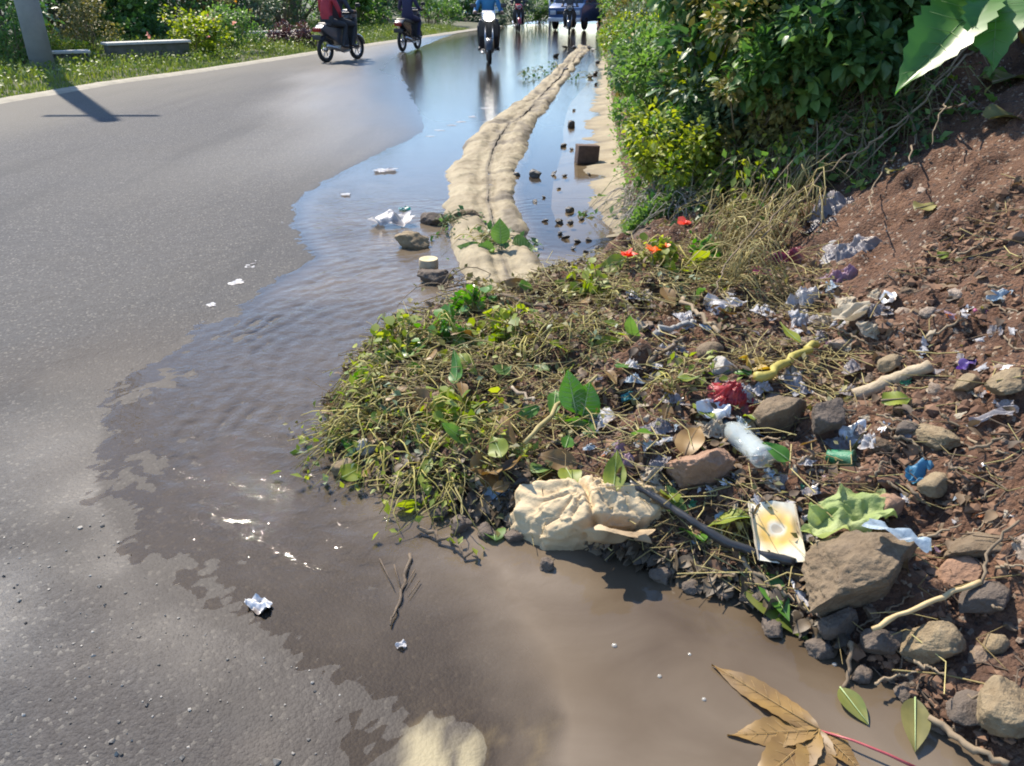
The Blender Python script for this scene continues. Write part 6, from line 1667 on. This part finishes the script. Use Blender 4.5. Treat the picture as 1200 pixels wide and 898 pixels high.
# scraps of packaging trodden into the heap
rs = np.random.RandomState(31)
cols = [('white', 60), ('foil', 24), ('cream', 56), ('grey', 44), ('ltblue', 16), ('orange', 9), ('green', 6), ('mauve', 14)]
names = {'white': 'white', 'foil': 'silvery', 'cream': 'beige', 'grey': 'grey', 'ltblue': 'light blue', 'orange': 'orange', 'green': 'green', 'mauve': 'dull mauve'}
for c, n in cols:
    v, f = sheet(1, 0.6, 0.24, 600 + n, 18, 5, 0.35, (0.8, 2.4))
    src = None
    for i in range(n):
        for _ in range(200):
            px, py = rs.uniform(690, 1190), rs.uniform(320, 640)
            if px > 1000 and py > 470 and rs.uniform() > 0.2: continue
            if px < 760 and py < 430: continue
            if py < 360 and (px < 820 or px > 1040): continue
            break
        p, _ = hit(px, py, 0.02); s = rs.uniform(7, 21) * mpp(p)
        if src is None: src = o = MB().add(v, f).build('packaging_scrap', PL[c])
        else: o = src.copy(); col.objects.link(o)
        nn = gnormal(p.x, p.y); o.rotation_mode = 'QUATERNION'
        o.rotation_quaternion = Vector((0, 0, 1)).rotation_difference((nn + Vector(rs.normal(size=3)) * 0.35).normalized()) @ Matrix.Rotation(rs.uniform(0, 6.28), 3, 'Z').to_quaternion()
        o.location = (p.x, p.y, p.z + rs.uniform(-0.002, 0.016)); o.scale = (s, s, s)
        tag(o, f'small crumpled {names[c]} packaging scrap trodden into the rubbish heap', 'scrap', f'{names[c]} packaging scraps on the heap')

# --- loose straw, stems and crumbs nobody could count
def ribbons(P, L, rs, width, lift=0.25):
    n = len(P); a = rs.uniform(0, 6.283, n)
    D = np.stack([np.cos(a), np.sin(a), 0 * a], 1); X = np.stack([-np.sin(a), np.cos(a), 0 * a], 1)
    l = L * rs.uniform(0.4, 1.3, n); bendv = rs.normal(0, 0.18, n) * l; h = np.abs(rs.normal(0, lift, n)) * l * 0.5
    w = width * rs.uniform(0.5, 1.6, n)
    V = np.zeros((n, 12, 3))
    for i, s in enumerate((-0.5, 0, 0.5)):
        c = P + D * (l * s)[:, None] + X * (bendv * (0.25 - s * s) * 4)[:, None]
        zb = G(c[:, 0], c[:, 1]); c[:, 2] = np.maximum(zb + 0.008, P[:, 2] + (s + 0.5) * h)
        for j in range(4):
            an = j * math.pi / 2 + 0.4
            V[:, i * 4 + j] = c + X * (w * math.cos(an))[:, None] + np.array((0, 0, 1.0)) * (w * math.sin(an))[:, None]
    F = np.array([(i * 4 + j, i * 4 + (j + 1) % 4, i * 4 + 4 + (j + 1) % 4, i * 4 + 4 + j) for i in (0, 1) for j in range(4)])
    Fa = (F[None] + (np.arange(n) * 12)[:, None, None]).reshape(-1, 4)
    return V.reshape(-1, 3), [Fa], np.repeat(np.clip(rs.normal(0.42, 0.3, n), 0, 1), 12)
def heap_points(n, rs, polys, jitter=0.0):
    out = []
    while len(out) < n:
        x = rs.uniform(-0.8, 3.2, 4000); y = rs.uniform(1.0, 5.2, 4000)
        ok = polysd(x, y, BANK) > 0.0; x, y = x[ok], y[ok]
        z = bankH(x, y, False)
        dz = z - CAM_H; dep = y * FWD.y + dz * FWD.z; px = 600 + FPX * x / dep; py = 449 - FPX * (y * UPV.y + dz * UPV.z) / dep
        pr = np.zeros(len(x))
        for poly, wgt in polys: pr = np.maximum(pr, np.where(polysd(px, py, poly) > 0, wgt, 0))
        pr = pr * (0.12 + 0.88 * sst(-0.12, 0.22, fbm(x * 5.5 + 3.1 * jitter, y * 5.5, 3, 33)))
        k = rs.uniform(0, 1, len(x)) < pr
        out += list(np.stack([x[k], y[k], z[k]], 1))
    return np.array(out[:n])
Z1 = [(360, 545), (385, 450), (470, 360), (640, 320), (770, 285), (920, 250), (900, 330), (760, 390), (720, 480), (640, 560), (480, 600)]
Z2 = [(470, 600), (700, 440), (960, 300), (1010, 420), (960, 720), (780, 680), (600, 640)]
Z3 = [(920, 720), (960, 380), (1210, 200), (1210, 910), (1080, 870)]
rs = np.random.RandomState(41)
P = heap_points(3000, rs, [(Z1, 1.0), (Z2, 0.6), (Z3, 0.10)]); P[:, 2] += rs.uniform(0, 0.06, len(P)) * (rs.uniform(size=len(P)) < 0.6)
v, f, ti = ribbons(P, 0.17, rs, 0.0014)
tag(MB().add(v, f, ti).build('loose_straw', M_straw), kind='stuff')
P = heap_points(3600, rs, [(Z1, 0.8), (Z2, 0.9), (Z3, 0.22)])
v, f, ti = ribbons(P, 0.10, rs, 0.0018)
tag(MB().add(v, f, ti * 0.7).build('loose_twigs', mat('dark_twig', (0.05, 0.035, 0.024), (0.20, 0.14, 0.09), 0.9, 40, tint=True)), kind='stuff')
P = heap_points(2400, rs, [(Z1, 0.9), (Z2, 0.35), (Z3, 0.02)], 5.0); P[:, 2] += rs.uniform(0.005, 0.07, len(P))
v, f, ti = leaves(P, rs.normal(size=(len(P), 3)) + (0, 0, 0.4), 0.024, 'small', rs, 0.4)
tag(MB().add(v, f, ti).build('shed_leaves', LEAF['olive']), kind='stuff')
P = heap_points(3600, rs, [(Z2, 0.9), (Z1, 0.8), (Z3, 0.3)], 9.0); P[:, 2] += rs.uniform(0.0, 0.03, len(P))
v, f, ti = leaves(P, rs.normal(size=(len(P), 3)) + (0, 0, 0.4), 0.036, 'broad', rs, 0.4)
tag(MB().add(v, f, ti).build('dead_leaves', mat('dead_leaf', (0.045, 0.03, 0.02), (0.23, 0.155, 0.085), 0.7, 20, trans=0.1, tint=True)), kind='stuff')
# earth crumbs
U1, F1 = ico(1)
def crumbs(P, s, rs):
    n = len(P); q = s * np.exp(rs.normal(0, 0.55, n))
    Dm = 1 + 0.3 * rs.normal(size=(n, len(U1)))
    V = P[:, None] + U1[None] * Dm[..., None] * q[:, None, None] * (1, 1, 0.75)
    return V.reshape(-1, 3), [(F1[None] + (np.arange(n) * len(U1))[:, None, None]).reshape(-1, 3)], np.repeat(rs.uniform(0, 1, n), len(U1))
P = heap_points(9000, rs, [(Z3, 1.0), (Z2, 0.6), (Z1, 0.2)])
v, f, ti = crumbs(P, 0.0065, rs)
tag(MB().add(v, f, ti).build('earth_crumbs', mat('earth_crumb', (0.085, 0.042, 0.024), (0.22, 0.13, 0.078), 0.95, 30, tint=True), smooth=False), kind='stuff')
# grit on the near asphalt
n = 700; x = rs.uniform(-1.7, -0.3, n); y = rs.uniform(0.9, 1.9, n); ok = polysd(x, y, WET) < -0.01
x, y = x[ok], y[ok]
v, f, ti = crumbs(np.stack([x, y, roadZ(x, y) + 0.001], 1), 0.0019, rs)
tag(MB().add(v, f, ti).build('road_grit', mat('grit', (0.05, 0.045, 0.04), (0.4, 0.37, 0.32), 0.8, 30, tint=True), smooth=False), kind='stuff')

LG = 'fresh leaves lying loose on the weed heap'
rs = np.random.RandomState(77)
for i in range(120):
    while True:
        px, py = rs.uniform(390, 960), rs.uniform(300, 640)
        if polysd(np.array([px]), np.array([py]), Z1 if i < 85 else Z2)[0] > 4: break
    p, _ = hit(px, py, 0.03); L = rs.uniform(0.05, 0.13)
    t = thing('loose_leaf', ('loose green leaf lying on the weed heap', 'loose yellowing leaf lying on the weed heap', 'loose brown leaf lying on the weed heap')[i % 3], 'leaf', (p.x, p.y, p.z + rs.uniform(0.015, 0.07)), group=('green ', 'yellowing ', 'brown ')[i % 3] + LG)
    mb = MB(); rb = MB(); a = rs.uniform(0, 6.28); d = Vector((math.cos(a), math.sin(a), rs.normal() * 0.35)) * L
    leafAB(mb, rb, -d / 2, d / 2, L * rs.uniform(0.22, 0.4), (rs.normal() * 0.5, rs.normal() * 0.5 - 0.3, 1), seed=i, n=10, fold=0.25, curl=rs.uniform(-0.5, 0.8), serr=0, veins=False, rr=0.0015, wav=0.14)
    mb.build('blade', (LEAF['bright'], LEAF['lime'], M_brownleaf)[i % 3] if i % 6 else LEAF['bank'], t); rb.build('midrib', MC['pale_midrib'] if i % 3 < 2 else M_twig, t)

# sodden leaf litter plastered along the front of the heap
Z4 = [(395, 550), (480, 535), (620, 545), (640, 600), (900, 690), (1010, 760), (990, 790), (880, 735), (740, 672), (610, 640), (490, 600)]
rs = np.random.RandomState(51)
P = heap_points(700, rs, [(Z4, 1.0)], 2.0); P[:, 2] += rs.uniform(0.0, 0.03, len(P))
v, f, ti = leaves(P, rs.normal(size=(len(P), 3)) * (3, 3, 0.2) + (-0.2, -0.8, -0.1), 0.048, 'broad', rs, 0.3, 0.3)
tag(MB().add(v, f, ti).build('sodden_leaves', mat('sodden_leaf', (0.03, 0.022, 0.014), (0.15, 0.11, 0.065), 0.6, 20, tint=True)), kind='stuff')
# twigs among the stones
rs = np.random.RandomState(61); i = 0
while i < 46:
    px, py = (rs.uniform(930, 1195), rs.uniform(560, 870)) if i < 24 else (rs.uniform(820, 1195), rs.uniform(250, 560))
    if i >= 24 and py < 520 - (px - 820) * 0.75: continue
    if polysd(*[np.array([q]) for q in (hit(px, py)[0].x, hit(px, py)[0].y)], BANK)[0] < 0.02: continue
    a = rs.uniform(-0.9, 0.9); L = rs.uniform(18, 55)
    stick([(px - L / 2 * math.cos(a), py + L / 2 * math.sin(a)), (px + rs.normal() * 3, py + rs.normal() * 3), (px + L / 2 * math.cos(a), py - L / 2 * math.sin(a))], rs.uniform(1.0, 2.6), rs.uniform(0.6, 1.3),
          'thin dry twig lying among stones on the dirt', 'twig', off=rs.uniform(0.012, 0.05), group='dry twigs among the stones', wob=0.003, seed=int(i), sides=6)
    i += 1

# leafy stems trailing from the bank over the bare dirt, and long stems reaching over the water
for i, (px, py) in enumerate([(765, 222), (790, 225), (815, 222), (840, 220), (865, 215), (890, 222), (910, 205), (935, 195), (955, 180), (975, 165), (995, 150), (1020, 130), (1040, 112), (1060, 95), (1085, 75), (925, 225), (870, 235), (1010, 165), (1050, 130)]):
    weed(px, py, 0.42, 'leafy stem cluster trailing down from the bank over bare dirt', 2400 + i, ('bank', 'lime', 'dark', 'bank', 'olive')[i % 5], 0.055, 14, 110, (M_stem, M_twig)[i % 2], 'trailing_weed', 'trailing weeds at the lower edge of the bank', 0.75, az=R(-110 + 25 * math.sin(i * 2.1)))
for i, (px, py, a) in enumerate([(428, 505, 185), (436, 480, 172), (446, 455, 175), (466, 430, 160), (496, 400, 150), (420, 522, 200), (450, 540, 215), (490, 560, 235), (535, 570, 240)]):
    weed(px, py, 0.2, 'long yellow-green stems reaching from the heap over the flowing water', 2450 + i, 'lime', 0.035, 12, 26, M_stalk, 'uprooted_weed', 'long stems over the water', 0.5, az=R(a))

rs = np.random.RandomState(91)
for c, n in (('white', 14), ('cream', 10), ('grey', 10), ('ltblue', 3)):
    src = None
    for i in range(n):
        px, py = rs.uniform(740, 1030), rs.uniform(335, 560)
        p, _ = hit(px, py, 0.02); s_ = rs.uniform(22, 40) * mpp(p)
        if src is None: src = o = MB().add(*drape(1, 0.75, 0.42, 700 + n, 40)).build('torn_packaging', PL[c])
        else: o = src.copy(); col.objects.link(o)
        o.location = (p.x, p.y, p.z + 0.012); o.scale = (s_, s_, s_); o.rotation_euler = (rs.normal() * 0.3 + 0.15, rs.normal() * 0.3, rs.uniform(0, 6.28))
        tag(o, f'larger torn {names[c]} packaging piece crumpled in the middle of the rubbish heap', 'packaging', f'larger torn {names[c]} packaging pieces')
